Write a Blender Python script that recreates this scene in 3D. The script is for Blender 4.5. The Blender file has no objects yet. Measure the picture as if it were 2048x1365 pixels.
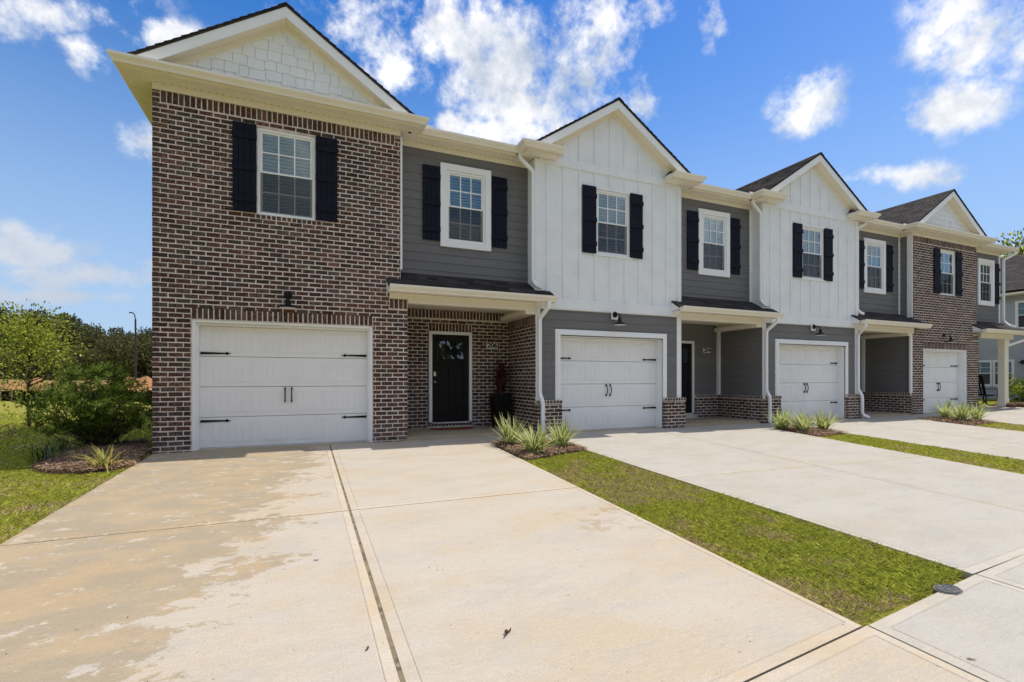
import bpy, math, random
import numpy as np
from mathutils import Vector
R = math.radians
random.seed(7); rng = np.random.default_rng(7)
S = bpy.context.scene
C = S.collection

# ---------------------------------------------------------------- camera
CAM = (0.0, -9.48, 1.213)
YAW = math.atan(412 / 970)
cd = bpy.data.cameras.new('camera'); cam = bpy.data.objects.new('camera', cd); C.objects.link(cam)
cam.location = CAM; cam.rotation_euler = (R(90), 0, -YAW)
cd.sensor_width = 36; cd.lens = 970 / 2048 * 36; cd.shift_y = 74.5 / 2048
cd.clip_start = 0.05; cd.clip_end = 5000
S.camera = cam

# ---------------------------------------------------------------- sun, sky, exposure
SUN = Vector((3.03, 0.42, 6.12)).normalized()
SUN_EL = math.asin(SUN.z); SUN_AZ = math.atan2(SUN.x, SUN.y)
ld = bpy.data.lights.new('sun', 'SUN'); ld.energy = 2.1; ld.angle = R(0.5); ld.color = (1.0, 0.92, 0.80)
sun = bpy.data.objects.new('sun', ld); C.objects.link(sun)
sun.rotation_euler = (-SUN).to_track_quat('-Z', 'Y').to_euler(); sun.location = (10, 5, 30)
EXPOSURE = 1.17
S.view_settings.view_transform = 'Standard'; S.view_settings.look = 'None'
S.view_settings.exposure = EXPOSURE; S.view_settings.gamma = 1.0; S.view_settings.use_curve_mapping = False
SKY_STRENGTH = 0.15
S.cycles.use_denoising = True
S.cycles.max_bounces = 8; S.cycles.diffuse_bounces = 5; S.cycles.glossy_bounces = 3
S.cycles.transparent_max_bounces = 12; S.cycles.sample_clamp_indirect = 8

def pix_dir(u, v):
    a = (u - 1024) / 970; b = (757 - v) / 970
    c, s = math.cos(YAW), math.sin(YAW)
    return Vector((a * c + s, c - a * s, b)).normalized()

def build_world():
    w = bpy.data.worlds.new('World'); S.world = w; w.use_nodes = True
    nt = w.node_tree; nt.nodes.clear(); N = nt.nodes.new; L = nt.links.new
    def math_(op, a, b=None, clamp=False):
        n = N('ShaderNodeMath'); n.operation = op; n.use_clamp = clamp
        for i, x in enumerate((a, b)):
            if x is None: continue
            if isinstance(x, (int, float)): n.inputs[i].default_value = x
            else: L(x, n.inputs[i])
        return n.outputs[0]
    out = N('ShaderNodeOutputWorld'); bg = N('ShaderNodeBackground'); L(bg.outputs[0], out.inputs[0])
    bg.inputs['Strength'].default_value = SKY_STRENGTH
    sky = N('ShaderNodeTexSky'); sky.sky_type = 'NISHITA'; sky.sun_disc = False
    sky.sun_elevation = SUN_EL; sky.sun_rotation = SUN_AZ; sky.altitude = 800
    sky.air_density = 1.0; sky.dust_density = 0.8; sky.ozone_density = 3.5
    hs = N('ShaderNodeHueSaturation'); hs.inputs['Saturation'].default_value = 1.45; hs.inputs['Value'].default_value = .585
    tint = N('ShaderNodeMix'); tint.data_type = 'RGBA'; tint.blend_type = 'MULTIPLY'; tint.inputs[0].default_value = 1.0
    L(sky.outputs[0], tint.inputs[6]); tint.inputs[7].default_value = (1.0, .90, .90, 1); L(tint.outputs[2], hs.inputs['Color'])
    tc = N('ShaderNodeTexCoord'); d = tc.outputs['Generated']
    # pale haze thickening evenly towards the horizon all round
    sz = N('ShaderNodeSeparateXYZ'); L(d, sz.inputs[0]); hz = N('ShaderNodeMapRange'); hz.interpolation_type = 'SMOOTHSTEP'
    hz.inputs['From Min'].default_value = .66; hz.inputs['From Max'].default_value = .02; hz.inputs['To Max'].default_value = .92; L(sz.outputs[2], hz.inputs['Value'])
    hm = N('ShaderNodeMix'); hm.data_type = 'RGBA'; L(hz.outputs[0], hm.inputs[0]); L(hs.outputs[0], hm.inputs[6]); kh = 2 ** -EXPOSURE / SKY_STRENGTH
    hm.inputs[7].default_value = (.44 * kh, .61 * kh, .84 * kh, 1); base_sky = hm.outputs[2]
    # flat cloud-deck coordinates: direction divided by its height
    sx = N('ShaderNodeSeparateXYZ'); L(d, sx.inputs[0])
    zz = math_('MAXIMUM', math_('ADD', sx.outputs[2], 0.25), 0.05)
    cx = N('ShaderNodeCombineXYZ')
    L(math_('DIVIDE', sx.outputs[0], zz), cx.inputs[0]); L(math_('DIVIDE', sx.outputs[1], zz), cx.inputs[1])
    def noise(vec, scale, detail, rough, off=(0, 0, 0)):
        m = N('ShaderNodeMapping'); m.inputs['Location'].default_value = off; L(vec, m.inputs[0])
        n = N('ShaderNodeTexNoise'); n.inputs['Scale'].default_value = scale; n.inputs['Detail'].default_value = detail
        n.inputs['Roughness'].default_value = rough; L(m.outputs[0], n.inputs['Vector']); return n.outputs[0]
    n1 = noise(d, 5.0, 9, 0.62, (3.1, 0.7, 1.9))
    n2 = noise(d, 16.0, 7, 0.6, (0.3, 5.7, 2.2))
    n5 = noise(d, 44.0, 6, 0.62, (7.3, 1.7, 4.2))
    nn = math_('ADD', math_('ADD', math_('MULTIPLY', n1, 0.52), math_('MULTIPLY', n2, 0.34)), math_('MULTIPLY', n5, 0.14))
    # clouds of the deck, each an ellipsoid of directions (u, v, rx, ry, strength)
    blobs = [(880, 70, 200, 95, .9), (1010, 135, 165, 90, .88), (1215, 60, 110, 120, .85), (1060, 215, 125, 70, .78),
             (1030, 265, 100, 34, .9), (1270, 205, 70, 36, .6), (800, 140, 100, 65, .85), (740, 20, 60, 35, .6),
             (90, 25, 180, 62, .85), (165, 95, 75, 46, .8), (320, 75, 70, 36, .75), (292, 283, 48, 34, .75),
             (40, 505, 180, 50, .95), (190, 550, 170, 36, .95), (60, 545, 140, 30, .8), (150, 592, 240, 16, .8), (-150, 540, 200, 60, .9), (275, 526, 70, 13, .7), (20, 458, 60, 22, .7),
             (1440, 35, 42, 62, .75), (1610, 210, 66, 66, .75), (1905, 210, 90, 52, .8), (1975, 55, 130, 95, .88),
             (1960, 10, 130, 50, .8), (1795, 352, 130, 26, .75), (1705, 358, 50, 16, .6), (890, 248, 50, 28, .7), (2040, 100, 60, 50, .7)]
    acc = None
    for (u, v, rx, ry, st) in blobs:
        c0 = pix_dir(u, v)
        ex = (pix_dir(u + rx, v) - c0); ey = (pix_dir(u, v - ry) - c0)
        X = ex.normalized(); Z = X.cross(ey).normalized(); Y = Z.cross(X)
        from mathutils import Matrix
        e = Matrix((X, Y, Z)).transposed().to_euler()
        m = N('ShaderNodeMapping'); m.vector_type = 'TEXTURE'
        m.inputs['Location'].default_value = c0; m.inputs['Rotation'].default_value = e
        m.inputs['Scale'].default_value = (ex.length, ey.length, 1.0); L(d, m.inputs[0])
        ln = N('ShaderNodeVectorMath'); ln.operation = 'LENGTH'; L(m.outputs[0], ln.inputs[0])
        mr = N('ShaderNodeMapRange'); mr.interpolation_type = 'LINEAR'
        mr.inputs['From Min'].default_value = 1.75; mr.inputs['From Max'].default_value = 0.05
        mr.inputs['To Min'].default_value = 0; mr.inputs['To Max'].default_value = st
        L(ln.outputs['Value'], mr.inputs['Value'])
        acc = mr.outputs[0] if acc is None else math_('MAXIMUM', acc, mr.outputs[0])
    # denser cloud added outside the view to lift the light on shaded fronts
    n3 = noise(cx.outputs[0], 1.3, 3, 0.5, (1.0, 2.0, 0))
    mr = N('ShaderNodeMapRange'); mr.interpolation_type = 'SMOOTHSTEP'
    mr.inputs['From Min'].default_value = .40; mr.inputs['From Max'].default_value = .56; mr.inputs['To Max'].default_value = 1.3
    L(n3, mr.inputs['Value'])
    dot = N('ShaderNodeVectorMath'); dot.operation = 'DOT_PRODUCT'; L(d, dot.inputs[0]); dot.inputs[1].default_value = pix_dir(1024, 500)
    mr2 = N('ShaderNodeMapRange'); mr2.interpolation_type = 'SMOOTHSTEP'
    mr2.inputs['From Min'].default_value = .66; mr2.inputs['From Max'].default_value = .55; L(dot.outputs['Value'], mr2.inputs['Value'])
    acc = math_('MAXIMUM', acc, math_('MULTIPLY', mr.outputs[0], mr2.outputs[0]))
    dens = math_('ADD', math_('MULTIPLY', acc, 1.0), math_('MULTIPLY', math_('SUBTRACT', nn, 0.5), 4.2))
    al = N('ShaderNodeMapRange'); al.interpolation_type = 'SMOOTHSTEP'
    al.inputs['From Min'].default_value = .22; al.inputs['From Max'].default_value = .86; L(dens, al.inputs['Value'])
    alpha = math_('MULTIPLY', al.outputs[0], math_('MINIMUM', math_('MULTIPLY', acc, 3.0), 1.0), True)
    # cloud tone: bright crests, blue-grey hollows
    n4 = noise(d, 7.0, 6, 0.6, (3.1, 0.7, 1.86))
    tone = N('ShaderNodeMapRange'); tone.inputs['From Min'].default_value = .38; tone.inputs['From Max'].default_value = .58
    L(n4, tone.inputs['Value'])
    low = N('ShaderNodeMapRange'); low.inputs['From Min'].default_value = .12; low.inputs['From Max'].default_value = .42; low.inputs['To Min'].default_value = .08; L(sz.outputs[2], low.inputs['Value'])
    cm = N('ShaderNodeMix'); cm.data_type = 'RGBA'; L(math_('MULTIPLY', tone.outputs[0], low.outputs[0]), cm.inputs[0])
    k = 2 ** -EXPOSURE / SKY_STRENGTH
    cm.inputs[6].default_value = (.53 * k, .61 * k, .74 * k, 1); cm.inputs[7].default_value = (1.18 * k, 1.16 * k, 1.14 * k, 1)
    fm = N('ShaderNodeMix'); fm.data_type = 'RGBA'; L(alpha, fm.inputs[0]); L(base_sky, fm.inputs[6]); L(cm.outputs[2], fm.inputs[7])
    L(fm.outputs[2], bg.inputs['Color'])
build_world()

# ---------------------------------------------------------------- materials
MATS = {}
def mat(name, base=(.5, .5, .5), rough=.6, spec=.3, var=None, noise=None, bump=None, isl=None, metal=0, stretch=(1, 1, 1)):
    """base colour; var=(colour2, scale, lo, hi) mixes a second colour by noise; isl = random per-piece value spread; bump=(scale, strength)."""
    m = bpy.data.materials.new(name); m.use_nodes = True; nt = m.node_tree; N = nt.nodes.new; L = nt.links.new
    p = nt.nodes['Principled BSDF']; p.inputs['Roughness'].default_value = rough; p.inputs['Specular IOR Level'].default_value = spec
    p.inputs['Metallic'].default_value = metal
    geo = N('ShaderNodeNewGeometry'); mp = N('ShaderNodeMapping'); mp.inputs['Scale'].default_value = stretch; L(geo.outputs['Position'], mp.inputs[0])
    rgb = N('ShaderNodeRGB'); rgb.outputs[0].default_value = (*base, 1); col = rgb.outputs[0]
    for v in (var or []):
        c2, sc, lo, hi = v[:4]
        n = N('ShaderNodeTexNoise'); n.inputs['Scale'].default_value = sc; n.inputs['Detail'].default_value = 6; n.inputs['Roughness'].default_value = .6
        L(mp.outputs[0], n.inputs['Vector'])
        r = N('ShaderNodeMapRange'); r.interpolation_type = 'SMOOTHSTEP'; r.inputs['From Min'].default_value = lo; r.inputs['From Max'].default_value = hi
        L(n.outputs[0], r.inputs['Value'])
        x = N('ShaderNodeMix'); x.data_type = 'RGBA'; L(r.outputs[0], x.inputs[0]); L(col, x.inputs[6]); x.inputs[7].default_value = (*c2, 1); col = x.outputs[2]
    if isl:
        oi = N('ShaderNodeObjectInfo'); a = N('ShaderNodeMath'); a.operation = 'ADD'; L(geo.outputs['Random Per Island'], a.inputs[0]); L(oi.outputs['Random'], a.inputs[1])
        fr = N('ShaderNodeMath'); fr.operation = 'FRACT'; L(a.outputs[0], fr.inputs[0])
        r = N('ShaderNodeMapRange'); r.inputs['To Min'].default_value = isl[0]; r.inputs['To Max'].default_value = isl[1]; L(fr.outputs[0], r.inputs['Value'])
        x = N('ShaderNodeVectorMath'); x.operation = 'SCALE'; L(col, x.inputs[0]); L(r.outputs[0], x.inputs['Scale']); col = x.outputs[0]
    L(col, p.inputs['Base Color'])
    if bump:
        n = N('ShaderNodeTexNoise'); n.inputs['Scale'].default_value = bump[0]; n.inputs['Detail'].default_value = 5; L(mp.outputs[0], n.inputs['Vector'])
        b = N('ShaderNodeBump'); b.inputs['Strength'].default_value = bump[1]; b.inputs['Distance'].default_value = .01; L(n.outputs[0], b.inputs['Height'])
        L(b.outputs[0], p.inputs['Normal'])
    MATS[name] = m; return m

def brick_mat(name, bright=1.0):
    m = bpy.data.materials.new(name); m.use_nodes = True; nt = m.node_tree; N = nt.nodes.new; L = nt.links.new
    p = nt.nodes['Principled BSDF']; p.inputs['Roughness'].default_value = .85; p.inputs['Specular IOR Level'].default_value = .15
    geo = N('ShaderNodeNewGeometry'); oi = N('ShaderNodeObjectInfo')
    a = N('ShaderNodeMath'); a.operation = 'ADD'; L(geo.outputs['Random Per Island'], a.inputs[0]); L(oi.outputs['Random'], a.inputs[1])
    fr = N('ShaderNodeMath'); fr.operation = 'FRACT'; L(a.outputs[0], fr.inputs[0])
    cr = N('ShaderNodeValToRGB'); L(fr.outputs[0], cr.inputs[0]); e = cr.color_ramp.elements
    cols = [(.046, .026, .021), (.100, .044, .032), (.072, .043, .033), (.135, .060, .043), (.112, .067, .049), (.165, .088, .062), (.064, .036, .030), (.088, .060, .050), (.12, .086, .072), (.052, .040, .038)]
    while len(e) < len(cols): e.new(.5)
    for i, c in enumerate(cols):
        e[i].position = i / (len(cols) - 1); e[i].color = (c[0] * bright, c[1] * bright, c[2] * bright, 1)
    def nz(scale, lo, hi):
        n = N('ShaderNodeTexNoise'); n.inputs['Scale'].default_value = scale; n.inputs['Detail'].default_value = 5; n.inputs['Roughness'].default_value = .65
        L(geo.outputs['Position'], n.inputs['Vector'])
        r = N('ShaderNodeMapRange'); r.inputs['From Min'].default_value = lo; r.inputs['From Max'].default_value = hi; L(n.outputs[0], r.inputs['Value']); return r.outputs[0], n.outputs[0]
    f1, _ = nz(26, .48, .62); x = N('ShaderNodeMix'); x.data_type = 'RGBA'; L(f1, x.inputs[0]); L(cr.outputs[0], x.inputs[6]); x.inputs[7].default_value = (.028, .019, .017, 1)
    f2, h2 = nz(41, .575, .72); y = N('ShaderNodeMix'); y.data_type = 'RGBA'; L(f2, y.inputs[0]); L(x.outputs[2], y.inputs[6]); y.inputs[7].default_value = (.42, .35, .29, 1)
    # broad weathering, and pale salts on the lowest courses
    f3, _ = nz(.9, .38, .62); w_ = N('ShaderNodeMapRange'); w_.inputs['To Min'].default_value = .78; w_.inputs['To Max'].default_value = 1.22; L(f3, w_.inputs['Value'])
    sc = N('ShaderNodeVectorMath'); sc.operation = 'SCALE'; L(y.outputs[2], sc.inputs[0]); L(w_.outputs[0], sc.inputs['Scale'])
    sp = N('ShaderNodeSeparateXYZ'); L(geo.outputs['Position'], sp.inputs[0]); lo = N('ShaderNodeMapRange'); lo.inputs['From Min'].default_value = .42; lo.inputs['From Max'].default_value = -.05; L(sp.outputs[2], lo.inputs['Value'])
    f4, _ = nz(7, .42, .66); mu = N('ShaderNodeMath'); mu.operation = 'MULTIPLY'; L(lo.outputs[0], mu.inputs[0]); L(f4, mu.inputs[1]); m4 = N('ShaderNodeMath'); m4.operation = 'MULTIPLY'; L(mu.outputs[0], m4.inputs[0]); m4.inputs[1].default_value = .55
    z_ = N('ShaderNodeMix'); z_.data_type = 'RGBA'; L(m4.outputs[0], z_.inputs[0]); L(sc.outputs[0], z_.inputs[6]); z_.inputs[7].default_value = (.24, .21, .20, 1)
    L(z_.outputs[2], p.inputs['Base Color'])
    b = N('ShaderNodeBump'); b.inputs['Strength'].default_value = .5; b.inputs['Distance'].default_value = .006; L(h2, b.inputs['Height']); L(b.outputs[0], p.inputs['Normal'])
    MATS[name] = m; return m

def concrete_mat(name, base, warm, grey, wet=False):
    m = bpy.data.materials.new(name); m.use_nodes = True; nt = m.node_tree; N = nt.nodes.new; L = nt.links.new
    p = nt.nodes['Principled BSDF']; p.inputs['Roughness'].default_value = .88; p.inputs['Specular IOR Level'].default_value = .2
    geo = N('ShaderNodeNewGeometry')
    def nz(scale, st, detail=6, rough=.6, off=(0, 0, 0)):
        mp = N('ShaderNodeMapping'); mp.inputs['Scale'].default_value = st; mp.inputs['Location'].default_value = off; L(geo.outputs['Position'], mp.inputs[0])
        n = N('ShaderNodeTexNoise'); n.inputs['Scale'].default_value = scale; n.inputs['Detail'].default_value = detail; n.inputs['Roughness'].default_value = rough
        L(mp.outputs[0], n.inputs['Vector']); return n.outputs[0]
    def rng_(x, lo, hi, smooth=True, a=0, b=1):
        r = N('ShaderNodeMapRange'); r.interpolation_type = 'SMOOTHSTEP' if smooth else 'LINEAR'
        r.inputs['From Min'].default_value = lo; r.inputs['From Max'].default_value = hi; r.inputs['To Min'].default_value = a; r.inputs['To Max'].default_value = b
        L(x, r.inputs['Value']); return r.outputs[0]
    def mix(f, a, b):
        x = N('ShaderNodeMix'); x.data_type = 'RGBA'; L(f, x.inputs[0]); L(a, x.inputs[6])
        if isinstance(b, tuple): x.inputs[7].default_value = (*b, 1)
        else: L(b, x.inputs[7])
        return x.outputs[2]
    def mth(op, a, b):
        n = N('ShaderNodeMath'); n.operation = op
        for i, x in enumerate((a, b)):
            if isinstance(x, (int, float)): n.inputs[i].default_value = x
            else: L(x, n.inputs[i])
        return n.outputs[0]
    rgb = N('ShaderNodeRGB'); rgb.outputs[0].default_value = (*base, 1); col = rgb.outputs[0]
    col = mix(rng_(nz(.9, (1, 1.8, 1)), .42, .66, True, 0, .8), col, warm)
    col = mix(rng_(nz(2.6, (.7, 1.6, 1), off=(4, 2, 0)), .46, .70, True, 0, .7), col, grey)
    if wet:   # damp, algae-tinted patch with a ragged edge on the left bay
        sp = N('ShaderNodeSeparateXYZ'); L(geo.outputs['Position'], sp.inputs[0])
        big = nz(1.2, (.9, 1.4, 1), 7, .62, (1.7, .4, 0)); fine = nz(4.8, (.95, 1.35, 1), 9, .76, (.2, 3.1, 0))
        edge = mth('SUBTRACT', -0.35, sp.outputs[0])                       # >0 left of x=-0.62
        edge = mth('ADD', edge, mth('MULTIPLY', mth('ADD', sp.outputs[1], 4.6), .16))
        s = mth('ADD', mth('MULTIPLY', edge, .55), mth('ADD', mth('MULTIPLY', mth('SUBTRACT', big, .5), 1.5), mth('MULTIPLY', mth('SUBTRACT', fine, .5), 1.5)))
        s = mth('MINIMUM', s, mth('ADD', mth('MULTIPLY', mth('SUBTRACT', fine, .5), 1.9), .20))
        side = rng_(sp.outputs[0], .42, .30)
        f = mth('MULTIPLY', rng_(s, -.01, .07, True, 0, .80), side)
        tan = mix(rng_(nz(2.2, (1, 1.6, 1), off=(9, 9, 0)), .42, .62), N('ShaderNodeRGB').outputs[0], (.36, .27, .16))
        tan.node.inputs[6].links[0].from_node.outputs[0].default_value = (.285, .235, .16, 1)
        col = mix(f, col, tan)
        # small stain right of the joint by the lawn
        far = rng_(sp.outputs[0], 2.2, 2.45); fy = mth('MULTIPLY', rng_(sp.outputs[1], -5.9, -5.6), rng_(sp.outputs[1], -4.9, -5.2))
        f = mth('MULTIPLY', mth('MULTIPLY', far, fy), rng_(fine, .50, .60, True, 0, .75)); col = mix(f, col, (.33, .26, .17))
    g = nz(160, (1, 1, 1), 3, .7); col2 = N('ShaderNodeVectorMath'); col2.operation = 'SCALE'; L(col, col2.inputs[0])
    L(mth('MULTIPLY', rng_(g, .28, .72, False, .78, 1.2), rng_(nz(22, (.5, 3, 1)), .3, .7, False, .95, 1.05)), col2.inputs['Scale'])
    col = mix(rng_(nz(38, (1, 1, 1), 2, .5, (7, 7, 7)), .735, .76), col2.outputs[0], (.12, .085, .06))
    L(col, p.inputs['Base Color'])
    b = N('ShaderNodeBump'); b.inputs['Strength'].default_value = .35; b.inputs['Distance'].default_value = .004
    L(mth('ADD', nz(90, (1, 1, 1), 3, .7), mth('MULTIPLY', nz(30, (.3, 5, 1), 3), 1.0)), b.inputs['Height']); L(b.outputs[0], p.inputs['Normal'])
    MATS[name] = m; return m

def leaf_mat(name, c1, c2, isl=(.6, 1.35), trans=.35, gloss=.08):
    m = bpy.data.materials.new(name); m.use_nodes = True; nt = m.node_tree; nt.nodes.clear(); N = nt.nodes.new; L = nt.links.new
    geo = N('ShaderNodeNewGeometry'); oi = N('ShaderNodeObjectInfo')
    a = N('ShaderNodeMath'); a.operation = 'ADD'; L(geo.outputs['Random Per Island'], a.inputs[0]); L(oi.outputs['Random'], a.inputs[1])
    fr = N('ShaderNodeMath'); fr.operation = 'FRACT'; L(a.outputs[0], fr.inputs[0])
    x = N('ShaderNodeMix'); x.data_type = 'RGBA'; L(fr.outputs[0], x.inputs[0]); x.inputs[6].default_value = (*c1, 1); x.inputs[7].default_value = (*c2, 1)
    wn = N('ShaderNodeMath'); wn.operation = 'MULTIPLY'; L(fr.outputs[0], wn.inputs[0]); wn.inputs[1].default_value = 7.31
    w2 = N('ShaderNodeMath'); w2.operation = 'FRACT'; L(wn.outputs[0], w2.inputs[0])
    r = N('ShaderNodeMapRange'); r.inputs['To Min'].default_value = isl[0]; r.inputs['To Max'].default_value = isl[1]; L(w2.outputs[0], r.inputs['Value'])
    v = N('ShaderNodeVectorMath'); v.operation = 'SCALE'; L(x.outputs[2], v.inputs[0]); L(r.outputs[0], v.inputs['Scale'])
    d = N('ShaderNodeBsdfDiffuse'); t = N('ShaderNodeBsdfTranslucent'); g = N('ShaderNodeBsdfGlossy'); g.inputs['Roughness'].default_value = .35
    L(v.outputs[0], d.inputs[0]); L(v.outputs[0], t.inputs[0])
    m1 = N('ShaderNodeMixShader'); m1.inputs[0].default_value = trans; L(d.outputs[0], m1.inputs[1]); L(t.outputs[0], m1.inputs[2])
    m2 = N('ShaderNodeMixShader'); m2.inputs[0].default_value = gloss; L(m1.outputs[0], m2.inputs[1]); L(g.outputs[0], m2.inputs[2])
    o = N('ShaderNodeOutputMaterial'); L(m2.outputs[0], o.inputs[0]); MATS[name] = m; return m

def glass_mat(name):
    m = bpy.data.materials.new(name); m.use_nodes = True; nt = m.node_tree; nt.nodes.clear(); N = nt.nodes.new; L = nt.links.new
    fr = N('ShaderNodeLayerWeight'); fr.inputs['Blend'].default_value = .35
    r = N('ShaderNodeMapRange'); r.inputs['To Min'].default_value = .07; r.inputs['To Max'].default_value = .60; L(fr.outputs['Fresnel'], r.inputs['Value'])
    t = N('ShaderNodeBsdfTransparent'); t.inputs[0].default_value = (.80, .92, .98, 1); g = N('ShaderNodeBsdfGlossy'); g.inputs['Roughness'].default_value = .02
    mx = N('ShaderNodeMixShader'); L(r.outputs[0], mx.inputs[0]); L(t.outputs[0], mx.inputs[1]); L(g.outputs[0], mx.inputs[2])
    o = N('ShaderNodeOutputMaterial'); L(mx.outputs[0], o.inputs[0]); MATS[name] = m
def screen_mat(name):
    m = bpy.data.materials.new(name); m.use_nodes = True; nt = m.node_tree; nt.nodes.clear(); N = nt.nodes.new; L = nt.links.new
    t = N('ShaderNodeBsdfTransparent'); d = N('ShaderNodeBsdfDiffuse'); d.inputs[0].default_value = (.05, .053, .06, 1)
    mx = N('ShaderNodeMixShader'); mx.inputs[0].default_value = .30; L(t.outputs[0], mx.inputs[1]); L(d.outputs[0], mx.inputs[2])
    o = N('ShaderNodeOutputMaterial'); L(mx.outputs[0], o.inputs[0]); MATS[name] = m

brick_mat('brick', 1.08)
mat('mortar', (.70, .63, .57), .95, .1, var=[((.54, .475, .42), 9, .42, .62), ((.78, .71, .65), 3.1, .5, .7)], bump=(60, .5))
mat('grey_siding', (.162, .158, .158), .6, .2, var=[((.182, .178, .178), 3, .4, .7)], bump=(40, .08), stretch=(.3, .3, 3))
mat('white_siding', (.83, .85, .86), .6, .2, bump=(70, .10), var=[((.77, .79, .80), 2.2, .4, .7)])
mat('white_trim', (.85, .86, .865), .5, .25, var=[((.81, .82, .825), 2.0, .45, .75)])
mat('cream_bounce_trim', (.84, .79, .675), .45, .3, var=[((.80, .75, .64), 2.5, .45, .75)])  # cream paint on gutters; on soffits the warm ground bounce put into colour
mat('garage_white', (.85, .85, .85), .5, .25, bump=(120, .06), var=[((.80, .805, .805), 1.8, .4, .7)])
mat('shutter_navy', (.0085, .010, .0195), .6, .12, var=[((.012, .014, .026), 6, .45, .7)])
mat('roof_shingle', (.046, .040, .037), .9, .2, var=[((.028, .026, .028), 14, .42, .60), ((.085, .072, .066), 30, .56, .72)], isl=(.55, 1.5), bump=(90, .5))
mat('black_metal', (.008, .008, .009), .5, .2)
mat('door_black', (.0105, .0098, .0098), .55, .15, var=[((.015, .014, .0135), 5, .4, .7)])
mat('chrome', (.75, .74, .72), .2, .5, metal=1)
mat('blind_white', (.84, .86, .87), .6, .2)
mat('interior_dark', (.012, .014, .017), .9, .1)
mat('lamp_inside', (.75, .74, .70), .5, .2)
mat('sign_white', (.88, .87, .83), .5, .2)
mat('sign_ink', (.012, .012, .012), .5, .2)
mat('doormat', (.30, .115, .05), .95, .05, bump=(150, .8), var=[((.21, .075, .03), 40, .4, .6)])
mat('planter_black', (.006, .006, .006), .5, .15)
mat('soil', (.05, .035, .025), .95, .1)
mat('wood_stake', (.36, .29, .2), .9, .1, var=[((.22, .17, .12), 12, .4, .6)])
mat('silt_fabric', (.008, .008, .008), .9, .05, bump=(20, .3))
mat('lamp_post', (.035, .028, .024), .5, .4)
mat('bark', (.10, .075, .055), .95, .1, var=[((.055, .042, .032), 12, .4, .6)], bump=(30, .6))
mat('iron', (.11, .113, .12), .6, .25, var=[((.17, .17, .175), 40, .45, .65)], bump=(60, .3))
mat('straw', (.33, .225, .155), .95, .05, isl=(.25, 1.6))
mat('straw_base', (.075, .043, .030), .95, .05, var=[((.145, .09, .06), 45, .42, .6)], bump=(90, 1.0))
mat('chair_black', (.008, .007, .007), .55, .2)
mat('neighbour_siding', (.40, .43, .47), .6, .25, var=[((.37, .40, .44), 2, .4, .7)])
mat('joint_fill', (.20, .165, .11), .95, .05, var=[((.10, .08, .055), 7, .46, .66), ((.30, .26, .19), 19, .5, .7)], bump=(60, .8))
mat('gravel_bed', (.06, .05, .04), .95, .05)
mat('road_paving', (.34, .32, .28), .9, .2, var=[((.28, .26, .23), 30, .4, .65)], bump=(120, .5))  # road out of view, lightened to bounce more light onto the fronts
concrete_mat('concrete_warm', (.44, .398, .342), (.43, .36, .268), (.385, .36, .32), wet=True)
concrete_mat('concrete_grey', (.405, .385, .35), (.38, .35, .295), (.35, .338, .315))
concrete_mat('concrete_porch', (.40, .34, .25), (.40, .31, .19), (.33, .29, .23))
concrete_mat('concrete_edge', (.445, .415, .36), (.41, .365, .285), (.385, .365, .325))
concrete_mat('concrete_edge_warm', (.475, .42, .35), (.45, .36, .25), (.41, .37, .31), wet=True)
leaf_mat('grass_blade', (.28, .34, .035), (.58, .57, .11), (.4, 1.45), .45, .01)
leaf_mat('grass_dry', (.44, .31, .19), (.66, .53, .34), (.3, 1.25), .3, .01)
leaf_mat('shrub_leaf', (.075, .115, .012), (.16, .22, .024), (.5, 1.5), .35, .02)
leaf_mat('shrub_tip', (.32, .44, .05), (.50, .58, .11), (.7, 1.3), .4, .03)  # tips paler than the leaf; skylight on them is put into the colour
leaf_mat('sapling_leaf', (.19, .26, .02), (.46, .49, .09), (.45, 1.5), .55, .02)
leaf_mat('forest_leaf', (.068, .075, .032), (.13, .132, .058), (.45, 1.5), .25, .0)
leaf_mat('forest_leaf_pale', (.09, .10, .038), (.18, .175, .07), (.5, 1.4), .25, .0)
leaf_mat('flax_green', (.12, .22, .03), (.24, .33, .06), (.7, 1.3), .5, .04)
leaf_mat('flax_cream', (.56, .60, .24), (.80, .80, .42), (.85, 1.15), .5, .04)
leaf_mat('lily_green', (.14, .24, .02), (.26, .34, .05), (.7, 1.3), .4, .04)
leaf_mat('lily_yellow', (.46, .44, .10), (.50, .34, .14), (.8, 1.2), .4, .04)
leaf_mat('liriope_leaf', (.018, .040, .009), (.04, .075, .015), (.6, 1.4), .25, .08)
leaf_mat('red_leaf', (.045, .009, .011), (.12, .02, .02), (.5, 1.4), .3, .12)
leaf_mat('croton_leaf', (.10, .16, .015), (.30, .22, .03), (.6, 1.4), .3, .12)
leaf_mat('debris_leaf', (.06, .03, .02), (.12, .06, .03), (.7, 1.2), .1, .05)
glass_mat('window_glass'); screen_mat('insect_screen')

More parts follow.
